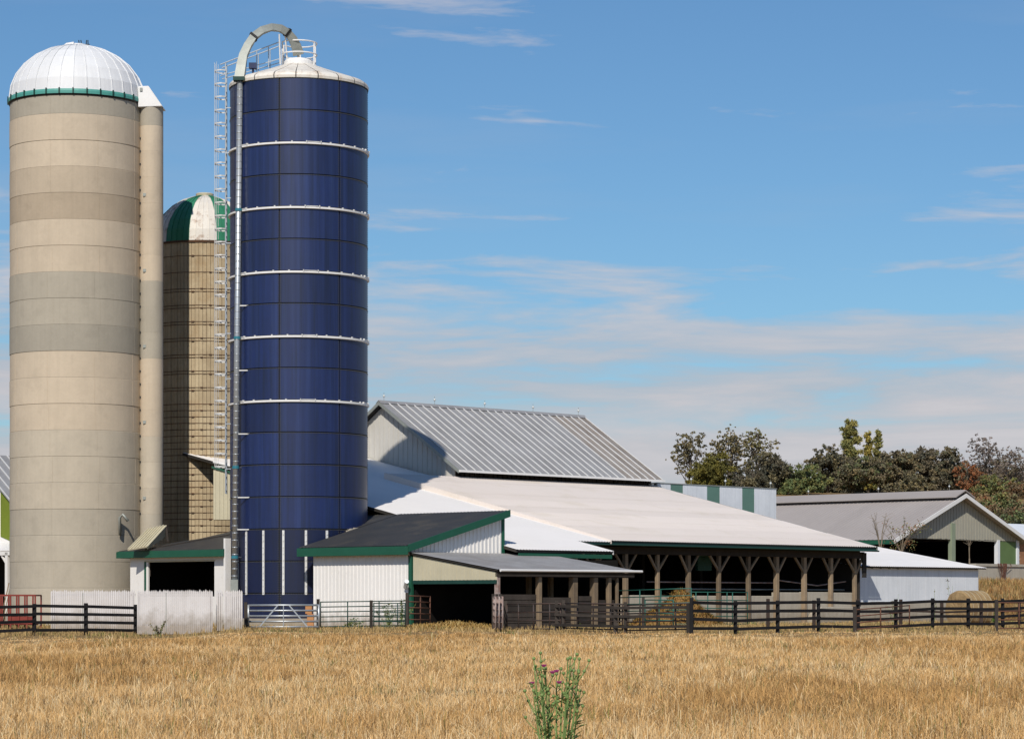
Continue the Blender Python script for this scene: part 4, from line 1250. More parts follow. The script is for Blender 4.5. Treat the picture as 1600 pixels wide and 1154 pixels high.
# ---- far barn on its terrace
def far_barn():
    p = px(1395, 838, 185.0)
    a0, b0 = fab(p)
    zfl = 3.3
    t = building('far_barn', a0, b0, 'distant barn with taupe metal roof and pale gable over wide dark openings', 'barn')
    Wd = on_b(1595, 846, b0)[0] - a0
    L = 34.0
    m = Wd / 2
    ze, zr = 5.60, 8.62
    k = (zr - ze) / m
    zo = ze - 0.03
    # gable cladding above the openings
    MB().prism([(0.0, 0, zo - 0.0), (Wd, 0, zo - 0.15), (Wd, 0, ze - 0.1), (m, 0, zr - 0.1), (0, 0, ze - 0.1)], (0, 0.1, 0)).build('gable', 'far_siding', t)
    n = 46
    for i in range(n):
        x = Wd * (i + 0.08) / n
        w = Wd / n * 0.80
        xt = x + w / 2
        zt_ = ze + k * min(xt, Wd - xt) - 0.12
        if zt_ - zo < 0.1: continue
        MB().box(x, x + w, -0.03, 0.0, zo - rng.uniform(0, 0.06), zt_).build('siding_board', 'far_siding', t)
    # posts, door leaf
    A = lambda x: on_b(x, 860, b0)[0] - a0
    q = A(1488)
    MB().box(q - 0.22, q + 0.22, -0.12, 0.2, zfl - 0.4, zo + 1.1).build('post', 'sage', t)
    for x in (1559, 1589):
        q = A(x)
        MB().box(q - 0.14, q + 0.14, -0.1, 0.2, zfl - 0.4, zo).build('post', 'blue_white', t)
    MB().box(A(1562), A(1587.5), 0.0, 0.08, zfl - 0.2, zo - 0.05).build('sliding_door', 'green_panel', t)
    MB().box(0, Wd, -0.06, 0.25, zfl - 1.5, 3.75).build('sill_wall', 'wall_concrete', t)
    MB().box(0.2, Wd - 0.2, 16, 16.2, zfl - 1, ze).build('inner_wall', 'interior', t)
    MB().box(Wd - 0.2, Wd, 0.3, L, zfl - 1, ze).build('far_side_wall', 'interior', t)
    MB().box(0.1, Wd, 0.3, 16, zfl - 0.6, zfl - 0.3).build('floor', 'interior', t)
    b, z = A(1475), 3.95
    MB().box(b - 0.5, b + 0.3, 3, 3.2, z - 0.03, z + 0.06).build('inside_rail', 'cream_panel', t)
    # open long side
    for i in range(9):
        MB().box(0, 0.25, 1 + i * 4 - 0.12, 1 + i * 4 + 0.12, 1.0, ze - 0.2).build('side_post', 'dark_wood', t)
    MB().box(2.5, 2.6, 0.6, L, 1.0, ze - 0.2).build('side_inner_wall', 'interior', t)
    MB().box(-0.62, -0.56, -0.5, L, ze - 0.52, ze - 0.24).build('side_fascia', 'green_trim', t)
    # roof slopes of sheets
    c, sn = math.cos(math.atan(k)), math.sin(math.atan(k))
    MB().prism([(-0.6, -0.6, ze - 0.6 * k - 0.08), (m, -0.6, zr - 0.08), (m, -0.6, zr), (-0.6, -0.6, ze - 0.6 * k)], (0, L + 1, 0)).build('roof_boarding', 'dark_wood', t)
    MB().prism([(Wd + 0.6, -0.6, ze - 0.6 * k - 0.08), (m, -0.6, zr - 0.08), (m, -0.6, zr), (Wd + 0.6, -0.6, ze - 0.6 * k)], (0, L + 1, 0)).build('roof_boarding', 'far_roof', t)
    for i in range(32):
        y1 = -0.6 + (L + 1) * (i + 1) / 32
        MB().corr((-0.65, y1, ze - 0.65 * k + 0.03), (0, -1, 0), (L + 1) / 32, (c, 0, sn), (m + 0.6) / c, 0.36, 0.02, 'rib').build('roof_sheet', 'far_roof', t)
    # raised ridge vent
    for s in (-1, 1):
        MB().prism([(m + s * 1.15, -0.6, zr - 1.15 * k + 0.28), (m, -0.6, zr + 0.34), (m, -0.6, zr + 0.42), (m + s * 1.15, -0.6, zr - 1.15 * k + 0.36)], (0, L + 1, 0)).build('ridge_vent', 'far_roof', t)
    # white barge boards
    for s, xe in ((-1, -0.7), (1, Wd + 0.7)):
        MB().prism([(xe, -0.68, ze - 0.7 * k - 0.22), (m, -0.68, zr - 0.14), (m, -0.68, zr + 0.14), (xe, -0.68, ze - 0.7 * k + 0.06)], (0, 0.07, 0)).build('bargeboard', 'white_metal', t)
    for y in (0.8, 7.0, 13.4, 20.0):
        lightning_rod(t, m, y, zr + 0.4)
far_barn()

def retaining_wall():
    p = px(1525, 900, 176.0)
    a0, b0 = fab(p)
    t = building('retaining_wall', a0, b0, 'stained concrete retaining wall below the far barn', 'wall')
    for i in range(5):
        MB().box(i * 3.0 + 0.01, i * 3.0 + 2.99, 0, 0.3, 1.0, 3.45).build('wall_length', 'wall_concrete', t)
    MB().box(-0.1, 15.1, -0.08, 0.38, 3.45, 3.62).build('coping', 'wall_concrete', t)
    a = on_b(1566, 890, b0)[0] - a0
    s = MB()
    for i in range(26):
        x = a + rng.gauss(0, 0.35)
        s.tube([(x, -0.12, 3.66), (x + rng.gauss(0, .06), -0.16, 3.5), (a + (x - a) * 0.5 + rng.gauss(0, .05), -0.13, 3.3 - rng.random() * 1.0)], 0.02, 4)
    o = s.build('creeper', 'gate_rust', t, stuff=True)
retaining_wall()

def brick_house():
    p = px(1591, 880, 215)
    a0, b0 = fab(p)
    t = building('brick_building', a0, b0, 'orange brick building peeping out behind the far barn', 'building')
    rows = 22
    for r in range(rows):
        for c in range(10):
            x = c * 0.62 + (0.31 if r % 2 else 0)
            MB().box(x, x + 0.59, 0, 0.06, 2.5 + r * 0.155, 2.5 + r * 0.155 + 0.14).build('brick', 'brick', t) if c < 5 else None
    MB().box(0.05, 9, 0.05, 7, 2.0, 5.95).build('wall', 'wall_concrete', t)
    MB().prism([(-0.5, -0.5, 5.9), (9.4, -0.5, 5.9), (9.4, 3.5, 7.4), (-0.5, 3.5, 7.4)], (0, 0, 0.12)).build('roof', 'blue_white', t)
    MB().prism([(-0.5, 7.5, 5.9), (9.4, 7.5, 5.9), (9.4, 3.5, 7.4), (-0.5, 3.5, 7.4)], (0, 0, 0.12)).build('roof', 'blue_white', t)
brick_house()

# ---- barn glimpsed at the left edge
def left_barn():
    A = fab(px(12, 800, 152.0))[0]
    q = lambda x, y: on_a(x, y, A)
    bL, zL = q(-40, 709)
    bR, zR = q(24, 787)
    t = building('side_barn', A, bR - 2.0, 'barn at left edge with ribbed grey roof and olive green panel', 'barn')
    o = lambda x, y: (0.0, q(x, y)[0] - (bR - 2.0), q(x, y)[1])
    k = (zL - zR) / (bL - bR)
    y0, y1 = -2.0, bL - bR + 2.0
    zz = lambda y: zR + k * (y - 2.0)
    MB().prism([(0, y0 + 0.3, 3.9), (0, y1, 3.9), (0, y1, zz(y1) - 0.1), (0, y0 + 0.3, zz(y0 + 0.3) - 0.1)], (0.1, 0, 0)).build('gable_wall', 'white_wall', t)
    pl = [o(1.5, 762), o(17, 778), o(17, 845), o(1.5, 838)]
    MB().prism([(p[0] - 0.03, p[1], p[2]) for p in pl], (0.02, 0, 0)).build('green_panel', 'olive_panel', t)
    MB().prism([(-0.2, y0, zz(y0) - 0.08), (-0.2, y1, zz(y1) - 0.08), (-0.2, y1, zz(y1)), (-0.2, y0, zz(y0))], (4.5, 0, 0)).build('roof', 'grey_roof', t)
    c, sn = math.cos(math.atan(k)), math.sin(math.atan(k))
    rib = MB().beam((0, 0, 0), (0, (y1 - y0) , (y1 - y0) * k), 0.05, 0.06, up=(1, 0, 0)).mesh('seam_rib', 'rib_light')
    for i in range(8):
        inst('seam_rib', rib, t, (-0.15 + i * 0.6, y0, zz(y0) + 0.02))
    # porch under the gable
    zpt = q(10, 848)[1]
    MB().prism([(-2.2, y0 - 0.2, zpt - 0.55), (0.02, y0 - 0.2, zpt), (0.02, y1, zpt), (-2.2, y1, zpt - 0.55)], (0, 0, 0.08)).build('porch_roof', 'white_roof', t)
    MB().box(-2.2, -2.1, y0 - 0.2, y1, zpt - 0.75, zpt - 0.5).build('porch_beam', 'white_wall', t)
    py = on_a(12, 900, A - 2.1)[0] - (bR - 2.0)
    MB().box(-2.2, -2.0, py - 0.12, py + 0.12, -0.3, zpt - 0.6).build('porch_post', 'white_wall', t)
    MB().beam((-2.1, py, zpt - 1.3), (-2.1, py + 0.6, zpt - 0.7), 0.1, 0.1).build('porch_brace', 'white_wall', t)
    py2 = on_a(20, 900, A)[0] - (bR - 2.0)
    MB().box(-0.1, 0.0, y0, py2 + 0.2, -0.3, zpt - 0.1).build('lower_wall', 'galv_dull', t)
    MB().box(0.3, 0.4, y0, y1, -0.3, zpt).build('inner_wall', 'interior', t)
left_barn()

# ================================================================== fences, gates and panels
def board_fence(name, pts, label, heights, mk, post=(0.13, 1.25), rail=(0.035, 0.14), front=-1, skip=()):
    """posts at pts (world XY), four boards nailed on their near side"""
    c = pts[0]
    t = thing(name, (c[0], c[1], g(*c)), label, 'fence')
    o = Vector((c[0], c[1], g(*c)))
    P = [Vector((x, y, g(x, y))) - o for x, y in pts]
    for i, p in enumerate(P):
        w, h = post
        hh = h + rng.uniform(-0.03, 0.05)
        MB().box(p.x - w / 2, p.x + w / 2, p.y - w / 2, p.y + w / 2, p.z - 0.3, p.z + hh).build('post', mk, t, bevel=0.01)
    for i in range(len(P) - 1):
        d = (P[i + 1] - P[i]).normalized()
        n = Vector((d.y, -d.x, 0))
        if n.y > 0: n = -n
        for k, h in enumerate(heights):
            if (i, k) in skip: continue
            j0, j1 = rng.uniform(-0.02, 0.02), rng.uniform(-0.02, 0.02)
            a = P[i] + n * (post[0] / 2 + rail[0] / 2) + Vector((0, 0, h + j0)) - d * 0.03
            b = P[i + 1] + n * (post[0] / 2 + rail[0] / 2 + 0.004) + Vector((0, 0, h + j1)) + d * 0.03
            MB().beam(a, b, rail[0], rail[1]).build('rail', mk, t)
    return t
HR = (0.22, 0.52, 0.82, 1.12)
p0 = px(1080.5, 0, 95.0)
right_pts = [(p0.x + U.x * 2.44 * k, p0.y + U.y * 2.44 * k) for k in range(0, 11)]
board_fence('board_fence', right_pts, 'long black four-board fence running away along the right of the field', HR, 'fence_black', post=(0.13, 1.24), rail=(0.03, 0.11))
pl = px(212, 0, 106.5)
left_pts = [(pl.x - U.x * 2.44 * k, pl.y - U.y * 2.44 * k) for k in range(0, 5)]
board_fence('board_fence', left_pts, 'black four-board fence at left in front of the pale concrete silo', HR, 'fence_black', post=(0.14, 1.24), rail=(0.03, 0.115))
# second, older fence behind the right one
q0 = px(1200, 0, 104.0)
back_pts = [(q0.x + U.x * 2.9 * k, q0.y + U.y * 2.9 * k) for k in range(0, 7)]
board_fence('board_fence', back_pts, 'older dark brown fence with short posts just behind the black fence', (0.72,), 'fence_brown', post=(0.13, 1.18), rail=(0.03, 0.08))

def picket_panel(x0, x1, ytop, Y, label, tilt=0.0, board=0.076, yb=996):
    a, b = px(x0, 0, Y), px(x1, 0, Y)
    W = b.x - a.x
    gzv = g((a.x + b.x) / 2, Y)
    t = thing('picket_panel', (a.x, Y, gzv), label, 'fence panel', group='white picket panels')
    t.rotation_euler = (tilt, 0, 0)
    H = px(0, ytop, Y).z - gzv
    n = max(2, int(W / board))
    w = W / n
    s = MB()
    for i in range(n):
        h = H + rng.uniform(-0.03, 0.03)
        x = i * w
        s.prism([(x + 0.006, 0, 0.02), (x + w - 0.006, 0, 0.02), (x + w - 0.006, 0, h - 0.05), (x + w / 2, 0, h + 0.02), (x + 0.006, 0, h - 0.05)], (0, 0.02 + rng.uniform(0, 0.004), 0))
    s.build('pickets', 'white_board', t, stuff=True)
    for z in (0.35, H - 0.22):
        MB().box(0, W, 0.03, 0.07, z, z + 0.09).build('batten', 'white_board', t)
    if W > 2:
        MB().box(W * 0.38, W * 0.38 + 0.02, -0.012, 0.0, 0.03, H - 0.08).build('seam_strip', 'galv_dull', t)
    for x in (0.08, W - 0.08):
        MB().box(x - 0.05, x + 0.05, 0.075, 0.175, -0.25, H - 0.1).build('post', 'old_wood', t)
picket_panel(79, 211, 922, 110.5, 'white picket panel behind the black fence at left')
picket_panel(214, 332.5, 922, 105.0, 'widest front white picket panel between black fence and silo yard')
picket_panel(338, 348, 922, 105.6, 'very narrow white picket panel, one board group wide')
picket_panel(350, 379, 922, 105.3, 'short white picket panel next to the galvanised gate')

def pipe_gate(name, A, B, h, n, mk, label, r=0.022, ups=(0.0, 1.0), z0=0.12, diag=False, cat='gate', group=None, rounded=False, tilt=0.0):
    """tube gate between ground points A and B: n rails, uprights, each its own part"""
    A, B = Vector((A[0], A[1], g(A[0], A[1]))), Vector((B[0], B[1], g(B[0], B[1])))
    t = thing(name, A, label, cat, group=group)
    D = B - A
    L = D.length
    d = D.normalized()
    up = Vector((0, 0, 1))
    for i in range(n):
        z = z0 + (h - z0) * i / (n - 1)
        MB().tube([up * z, D + up * (z + tilt)], r, 7).build('rail', mk, t, smooth=True)
    for f in ups:
        MB().tube([D * f + up * (z0 - 0.03 + tilt * f), D * f + up * (h + 0.02 + tilt * f)], r * 1.1, 7).build('upright', mk, t, smooth=True)
    if diag:
        nrm = Vector((d.y, -d.x, 0)) * 0.03
        for f0, f1 in ((0.16, 0.42), (0.84, 0.58)):
            MB().beam(D * f0 + up * z0 + nrm, D * f1 + up * h + nrm, 0.03, 0.05).build('brace', mk, t)
        MB().beam(D * 0.5 + up * z0 + nrm, D * 0.5 + up * h + nrm, 0.03, 0.06).build('brace', mk, t)
    for f in (0.0, 1.0):
        p = D * f + (-d if f == 0 else d) * 0.10
        MB().box(p.x - 0.06, p.x + 0.06, p.y - 0.06, p.y + 0.06, -0.25, h + 0.12).build('gate_post', 'old_wood', t) if f == 0 else None
    return t
def gp(x, Y):
    p = px(x, 0, Y)
    return (p.x, p.y)
pipe_gate('tube_gate', gp(388, 106.6), gp(498, 106.6), 0.98, 5, 'galv', 'galvanised five-rail tube gate in front of the blue silo', r=0.042, diag=True)
pipe_gate('tube_gate', gp(501, 106.8), gp(636, 107.5), 1.10, 6, 'gate_green', 'dark green tube gate across the white shed wall', r=0.022, ups=(0.0, 0.31, 0.675, 1.0))
pipe_gate('tube_gate', gp(584, 106.0), gp(633, 106.0), 1.02, 6, 'gate_green', 'small dark green tube panel overlapping the larger green gate', r=0.02, ups=(0.0, 0.76, 1.0))
pipe_gate('tube_gate', gp(638, 107.6), gp(672, 109.0), 1.30, 6, 'gate_rust', 'rusty red-brown tube gate at the dark doorway', r=0.024, ups=(0.0, 0.55, 1.0))
for k in range(3):
    xs = (771 + k * 5.5)
    o = pipe_gate('tube_gate', gp(xs, 105.6 - 0.2 * k), gp(xs + 3.5, 104.4 - 0.2 * k), 1.36, 6, 'gate_pale',
                  ('leftmost', 'middle', 'rightmost')[k] + ' of three pale rusty gates stood edge-on by the lean-to corner', r=0.026, ups=(0.0, 0.5, 1.0), group='gates stood on edge')
e0, e1 = gp(789, 105.0), gp(1079, 95.2)
def along(f): return (e0[0] + (e1[0] - e0[0]) * f, e0[1] + (e1[1] - e0[1]) * f)
gl = ('nearest the rusty upright gates', 'in the middle, before the plank wall', 'nearest the thick end post of the black fence')
for k in range(3):
    pipe_gate('pipe_panel', along(k / 3 + 0.012), along((k + 1) / 3 - 0.012), 1.08 - 0.02 * k, 4, 'gate_dark', 'dark rusty livestock panel ' + gl[k], r=0.026, ups=(0.0, 0.22, 0.5, 0.8, 1.0), group='dark livestock panels', tilt=(-0.03, 0.02, 0.05)[k])
board_fence('board_fence', [along(0.30), along(0.62), along(0.99)], 'weathered grey-brown board fence behind the dark livestock panels', (0.25, 0.62, 0.95), 'old_wood', post=(0.15, 1.1), rail=(0.03, 0.10))
# green pipe pen beside the open barn
pipe_gate('pen_panel', gp(958, 117.5), gp(1080, 113.5), 1.62, 6, 'pen_green', 'long green pipe pen panel left of the hay heap', r=0.022, ups=(0.0, 0.06, 0.35, 0.62, 1.0), group='green pen panels')
pipe_gate('pen_panel', gp(1060, 119.0), gp(1168, 121.0), 1.55, 5, 'pen_green', 'long green pipe pen panel right of the hay heap', r=0.022, ups=(0.0, 0.25, 0.42, 0.7, 0.78, 1.0), group='green pen panels')
pipe_gate('pen_panel', gp(1008, 110.0), gp(1052, 109.0), 1.22, 5, 'pen_green', 'short green pipe pen panel in front of the hay heap', r=0.024, ups=(0.0, 0.5, 1.0), group='green pen panels')
# rusty bent gates leaning on the right fence
pipe_gate('tube_gate', gp(1338, 98.6), gp(1421, 101.2), 0.84, 4, 'gate_rust', 'bent rusty tube gate leaning by the fence before the whitewashed shed', r=0.022, ups=(0.0, 0.45, 1.0), tilt=0.2, group='rusty gates on the right fence')
pipe_gate('tube_gate', gp(1559, 104.2), gp(1625, 106.5), 1.12, 4, 'gate_rust', 'rusty tube gate on the black fence at right edge', r=0.024, ups=(0.0, 0.5, 1.0), group='rusty gates on the right fence')

# red hay wagon rack at the left edge
def red_rack():
    A = px(-22, 0, 112.0)
    t = thing('hay_rack', (A.x, A.y, g(A.x, A.y)), 'red metal hay rack behind black fence at left edge', 'hay rack')
    W = px(55, 0, 112.0).x - A.x
    zt = 1.42
    for z in (0.25, 0.62, zt):
        MB().beam((0, 0, z), (W, 0, z), 0.07, 0.07).build('rail', 'red_paint', t)
        MB().beam((0, 1.4, z), (W, 1.4, z), 0.07, 0.07).build('rail', 'red_paint', t)
    n = 7
    for i in range(n):
        x = W * i / (n - 1)
        MB().beam((x, 0, 0.0), (x, 0, zt), 0.06, 0.06).build('upright', 'red_paint', t)
        MB().beam((x, 1.4, 0.0), (x, 1.4, zt), 0.06, 0.06).build('upright', 'red_paint', t)
    for x in (0, W):
        MB().beam((x, 0, zt), (x, 1.4, zt), 0.06, 0.06).build('end_rail', 'red_paint', t)
    MB().box(0.1, W - 0.1, 0.1, 1.3, 0.18, 0.24).build('floor', 'red_paint', t)
    MB().box(W * 0.45, W - 0.05, 0.02, 0.05, 0.28, 0.55).build('side_panel', 'red_paint', t)
red_rack()

def lumber():
    p = px(6, 0, 140)
    for k in range(3):
        h = 2.1 + 0.3 * k
        o = MB().beam((0, 0, 0), (0.45 + 0.08 * k, 0.1, h), 0.10, 0.05).build('plank', 'post_wood', None, loc=(p.x - 0.2 + 0.13 * k, p.y - 0.1 * k, g(p.x, p.y)))
        tag(o, ('shortest', 'middle', 'longest')[k] + ' of three tan planks leaning in the porch at left edge', 'plank', 'planks leaning in the porch')
lumber()

# orange blocks by the shed corner
for k, (x, z) in enumerate(((482.5, 0.86), (484.5, 0.52))):
    p = px(x, 0, 112.5)
    zz = g(p.x, p.y) + (0.62 if k == 0 else 0.0)
    o = MB().box(-0.14, 0.14, -0.12, 0.12, 0, 0.42 if k == 0 else 0.62).build('clay_block', 'orange_block', None, bevel=0.02, loc=(p.x + 0.02 * k, p.y, zz))
    tag(o, ('upper' if k == 0 else 'lower') + ' of two stacked orange blocks between blue silo and white shed', 'block', 'orange blocks')

# ---- round bale and hay heap
def round_bale():
    p = px(1515, 0, 118.0)
    Rb, L = 0.83, 1.45
    n, m = 40, 12
    s = MB()
    z0 = g(p.x, p.y)
    prof = [(-L / 2, 0.0), (-L / 2, 0.25), (-L / 2 - 0.02, 0.5), (-L / 2, Rb * 0.93), (-L / 2 + 0.06, Rb)] + [(-L / 2 + L * i / 8, Rb) for i in range(1, 8)] + [(L / 2 - 0.06, Rb), (L / 2, Rb * 0.93), (L / 2, 0.5), (L / 2, 0.0)]
    for x, r in prof:
        for j in range(n):
            a = 2 * math.pi * j / n
            rr = r * (1 + rng.uniform(-0.018, 0.018))
            zz = rr * math.sin(a)
            if zz < -Rb * 0.86: zz = -Rb * 0.86
            s.v.append((x + rng.uniform(-.012, .012), rr * math.cos(a), zz))
    for i in range(len(prof) - 1):
        for j in range(n):
            s.f.append((i * n + j, i * n + (j + 1) % n, (i + 1) * n + (j + 1) % n, (i + 1) * n + j))
    t = thing('round_bale', (p.x, p.y, z0), 'large round straw bale behind the fence by the whitewashed shed', 'hay bale', rz=R(35))
    s.build('bale', 'bale', t, loc=(0, 0, Rb * 0.86))
    n2 = 5
    for k in range(n2):
        x = -L / 2 + L * (k + 0.5) / n2
        MB().tube([(x, (Rb + 0.008) * math.cos(a), (Rb + 0.008) * math.sin(a)) for a in [2 * math.pi * j / 40 for j in range(40)]], 0.008, 4, closed=True).build('twine', 'cream_panel', t, loc=(0, 0, Rb * 0.86))
round_bale()

def heap(name, label, x, Y, w, h, d, mk, pal, n=5000, cat='hay'):
    p = px(x, 0, Y)
    z0 = g(p.x, p.y)
    t = thing(name, (p.x, p.y, z0), label, cat)
    nx = 24
    s = MB()
    for j in range(nx + 1):
        for i in range(nx + 1):
            u, v = i / nx * 2 - 1, j / nx * 2 - 1
            r = math.hypot(u, v)
            hh = h * max(0, 1 - r ** 1.8) * (0.85 + 0.25 * math.sin(5 * u + 1) * math.cos(4 * v)) + rng.uniform(-.02, .02) - 0.03
            s.v.append((u * w / 2, v * d / 2, max(hh, -0.05)))
    for j in range(nx):
        for i in range(nx):
            q = j * (nx + 1) + i
            s.f.append((q, q + 1, q + nx + 2, q + nx + 1))
    s.build('heap', mk, t)
    u, v = nrg.uniform(-1, 1, n), nrg.uniform(-1, 1, n)
    r = np.hypot(u, v)
    k = r < 1
    u, v, r = u[k], v[k], r[k]
    hh = h * np.clip(1 - r ** 1.8, 0, 1) * (0.85 + 0.25 * np.sin(5 * u + 1) * np.cos(4 * v)) - 0.05
    P = np.stack([u * w / 2, v * d / 2, hh], -1)
    C = np.array(pal)[nrg.integers(0, len(pal), len(P))] * nrg.uniform(0.6, 1.2, (len(P), 1))
    vv, ff, cc = blades(P, nrg.uniform(0.08, 0.25, len(P)), np.full(len(P), 0.03), C, 1.1)
    o = inst('straw', grid_mesh('straw', vv, ff, cc, 'grass'), t)
    o['kind'] = 'stuff'
heap('hay_heap', 'orange-brown heap of spoiled hay inside the green pen', 1058, 115.5, 4.2, 1.45, 2.6, 'hay', [(0.30, 0.155, 0.035), (0.20, 0.095, 0.03), (0.36, 0.23, 0.06), (0.12, 0.12, 0.04)])
heap('bedding_heap', 'low golden heap of bedding straw before the dark doorway', 706, 107.2, 4.6, 0.24, 3.0, 'hay', [(0.48, 0.32, 0.10), (0.38, 0.22, 0.06), (0.58, 0.42, 0.18)], 4000)

# ================================================================== plants
def leaf_cloud(centres, radii, per, size, pal, squash=1.0):
    """quads scattered round clump centres"""
    V_, C_ = [], []
    for c, r in zip(centres, radii):
        k = max(5, int(per * (r ** 2)))
        d = nrg.normal(0, 1, (k, 3))
        d /= np.linalg.norm(d, axis=1)[:, None] + 1e-6
        P = np.array(c) + d * (r * np.abs(nrg.normal(0.55, 0.38, (k, 1)))) * np.array([1, 1, squash])
        base = np.array(pal)[nrg.integers(0, len(pal))]
        col = (0.55 * base + 0.45 * np.array(pal)[nrg.integers(0, len(pal), k)]) * nrg.uniform(0.65, 1.25, (k, 1))
        V_.append(P); C_.append(col)
    P, C = np.concatenate(V_), np.concatenate(C_)
    n = len(P)
    a = nrg.normal(0, 1, (n, 3)); a /= np.linalg.norm(a, axis=1)[:, None]
    b = nrg.normal(0, 1, (n, 3)); b -= a * (a * b).sum(1)[:, None]; b /= np.linalg.norm(b, axis=1)[:, None]
    s = size * nrg.uniform(0.6, 1.3, (n, 1))
    v = np.stack([P - a * s * 0.5, P + b * s * 0.32, P + a * s * 0.5, P - b * s * 0.32], 1).reshape(-1, 3)
    q = np.arange(n) * 4
    return v, np.stack([q, q + 1, q + 2, q + 3], -1), np.repeat(C, 4, 0)

def tree(name, label, x, Y, ytop, wpx, pal, kind='round', per=70, size=0.30, trunk_f=0.35, cat='tree', group=None, bark='bark', yclump=0.0, nc=34, base_z=None):
    p = px(x, ytop, Y)
    z0 = g(p.x, Y) if base_z is None else base_z
    H = p.z - z0
    Wd = wpx * {'column': 1.0, 'sparse': 1.05}.get(kind, 1.22) / FPX * Y
    t = thing(name, (p.x, Y, z0), label, cat, group=group)
    centres, radii = [], []
    for i in range(nc):
        for _ in range(30):
            u = Vector((rng.uniform(-1, 1), rng.uniform(-1, 1), rng.uniform(-1, 1)))
            if u.length <= 1: break
        if kind == 'column':
            zz = 0.10 + 0.88 * (i + rng.random()) / nc
            f = math.sin(math.pi * min(1, zz * 0.92 + 0.04)) ** 0.5
            c = Vector((u.x * Wd * 0.36 * f, u.y * Wd * 0.36 * f, zz * H))
            rr = Wd * 0.30 * (0.6 + 0.5 * f)
        elif kind == 'bush':
            c = Vector((u.x * Wd * 0.42, u.y * Wd * 0.42, H * (0.08 + 0.84 * abs(u.z) ** 0.75 * (1 - 0.35 * u.x * u.x))))
            rr = min(Wd, H) * rng.uniform(0.13, 0.24)
        else:
            lo = trunk_f
            hz = (u.z + 1) / 2
            taper = 1.0 if hz < 0.6 else 1.0 - 0.45 * (hz - 0.6) / 0.4
            c = Vector((u.x * Wd * 0.43 * taper, u.y * Wd * 0.43, H * (lo + (0.97 - lo) * hz) - (0.03 * H if hz > 0.9 else 0)))
            rr = Wd * rng.uniform(0.08, 0.16) * (0.75 if kind == 'sparse' else 1.0)
        centres.append(c); radii.append(rr)
    Wd *= 1.0
    prim = list(zip(centres, radii))
    centres2, radii2 = [], []
    for c, r in prim:
        q = {'column': 0.34, 'sparse': 0.95}.get(kind, 0.75)
        for _ in range(7):
            centres2.append(c + Vector((rng.gauss(0, r * q), rng.gauss(0, r * q), rng.gauss(0, r * q * 0.7))))
            radii2.append(r * rng.uniform(0.32, 0.62) * (0.8 if kind == 'sparse' else 1))
    # trunk and limbs
    s = MB()
    rt = max(0.06, H * 0.018)
    top = Vector((rng.uniform(-.03, .03) * Wd, 0, H * 0.92))
    mids = [Vector((rng.uniform(-.02, .02) * Wd * k, rng.uniform(-.02, .02) * Wd, H * 0.92 * k / 5)) for k in range(6)]
    mids[0] = Vector((0, 0, -0.3)); mids[5] = top
    s.tube(mids, [rt * (1.15 - 0.19 * k) for k in range(6)], 7)
    s.build('trunk', bark, t, smooth=True)
    s = MB()
    for c in centres[:26 if kind in ('sparse', 'round') else 10]:
        zb = max(0.08 * H, c.z - (0.18 + 0.25 * rng.random()) * H)
        k = min(4, int(zb / (H * 0.92) * 5))
        f = zb / (H * 0.92) * 5 - k
        st = mids[k].lerp(mids[k + 1], f)
        md = st.lerp(c, 0.55) + Vector((rng.uniform(-.05, .05) * Wd, 0, -0.03 * H))
        s.tube([st, md, c], [rt * 0.42, rt * 0.26, rt * 0.10], 5)
        for _ in range(4 if kind == 'sparse' else 2):
            e = c + Vector((rng.gauss(0, .07) * Wd, rng.gauss(0, .07) * Wd, rng.gauss(0.02, .03) * H))
            s.tube([md.lerp(c, 0.6), e], [rt * 0.14, rt * 0.05], 4)
    s.build('limbs', bark, t, smooth=True, stuff=True)
    size *= 0.72
    v, f, c = leaf_cloud(centres2, radii2, (0.75 if kind == 'sparse' else 1.1) * per / max(0.25, size), size, pal, 0.75)
    o = inst('crown', grid_mesh('crown', v, f, c, 'leaf'), t)
    o['kind'] = 'stuff'
    return t
OLIVE = [(0.204, 0.170, 0.085), (0.150, 0.145, 0.075), (0.265, 0.204, 0.094), (0.106, 0.102, 0.071)]
GREEN = [(0.133, 0.179, 0.071), (0.098, 0.137, 0.059), (0.195, 0.222, 0.085), (0.248, 0.222, 0.075)]
YELL = [(0.478, 0.358, 0.075), (0.354, 0.289, 0.075), (0.248, 0.239, 0.075)]
POPL = [(0.265, 0.256, 0.085), (0.177, 0.196, 0.075), (0.354, 0.289, 0.085)]
BROWN = [(0.190, 0.151, 0.091), (0.138, 0.115, 0.075), (0.244, 0.186, 0.091), (0.115, 0.124, 0.071)]
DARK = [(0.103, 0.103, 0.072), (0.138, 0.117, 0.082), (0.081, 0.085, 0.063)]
RED = [(0.377, 0.135, 0.053), (0.290, 0.121, 0.053), (0.203, 0.114, 0.061)]
GREY = [(0.212, 0.179, 0.162), (0.160, 0.145, 0.123), (0.265, 0.204, 0.172)]
G2 = 'trees behind the barns'
tree('tall_tree', 'lone airy tree standing left of the clump beyond the striped building', 1079, 420, 671, 60, OLIVE, 'sparse', 78, 0.49, 0.30, group=G2, nc=44)
tree('tall_tree', 'spreading airy tree with thin top above the striped building', 1140, 425, 666, 66, OLIVE, 'sparse', 78, 0.49, 0.35, group=G2, nc=46)
tree('tall_tree', 'tallest airy tree at the right of the clump with a yellowish flank', 1182, 418, 662, 56, OLIVE[:3] + [YELL[2]], 'sparse', 85, 0.49, 0.30, group=G2, nc=46)
tree('bushy_tree', 'yellow-green rounded bush under the airy trees', 1112, 404, 704, 58, [(0.15, 0.135, 0.03), (0.11, 0.105, 0.03), (0.19, 0.16, 0.035)], 'bush', 110, 0.43, group=G2)
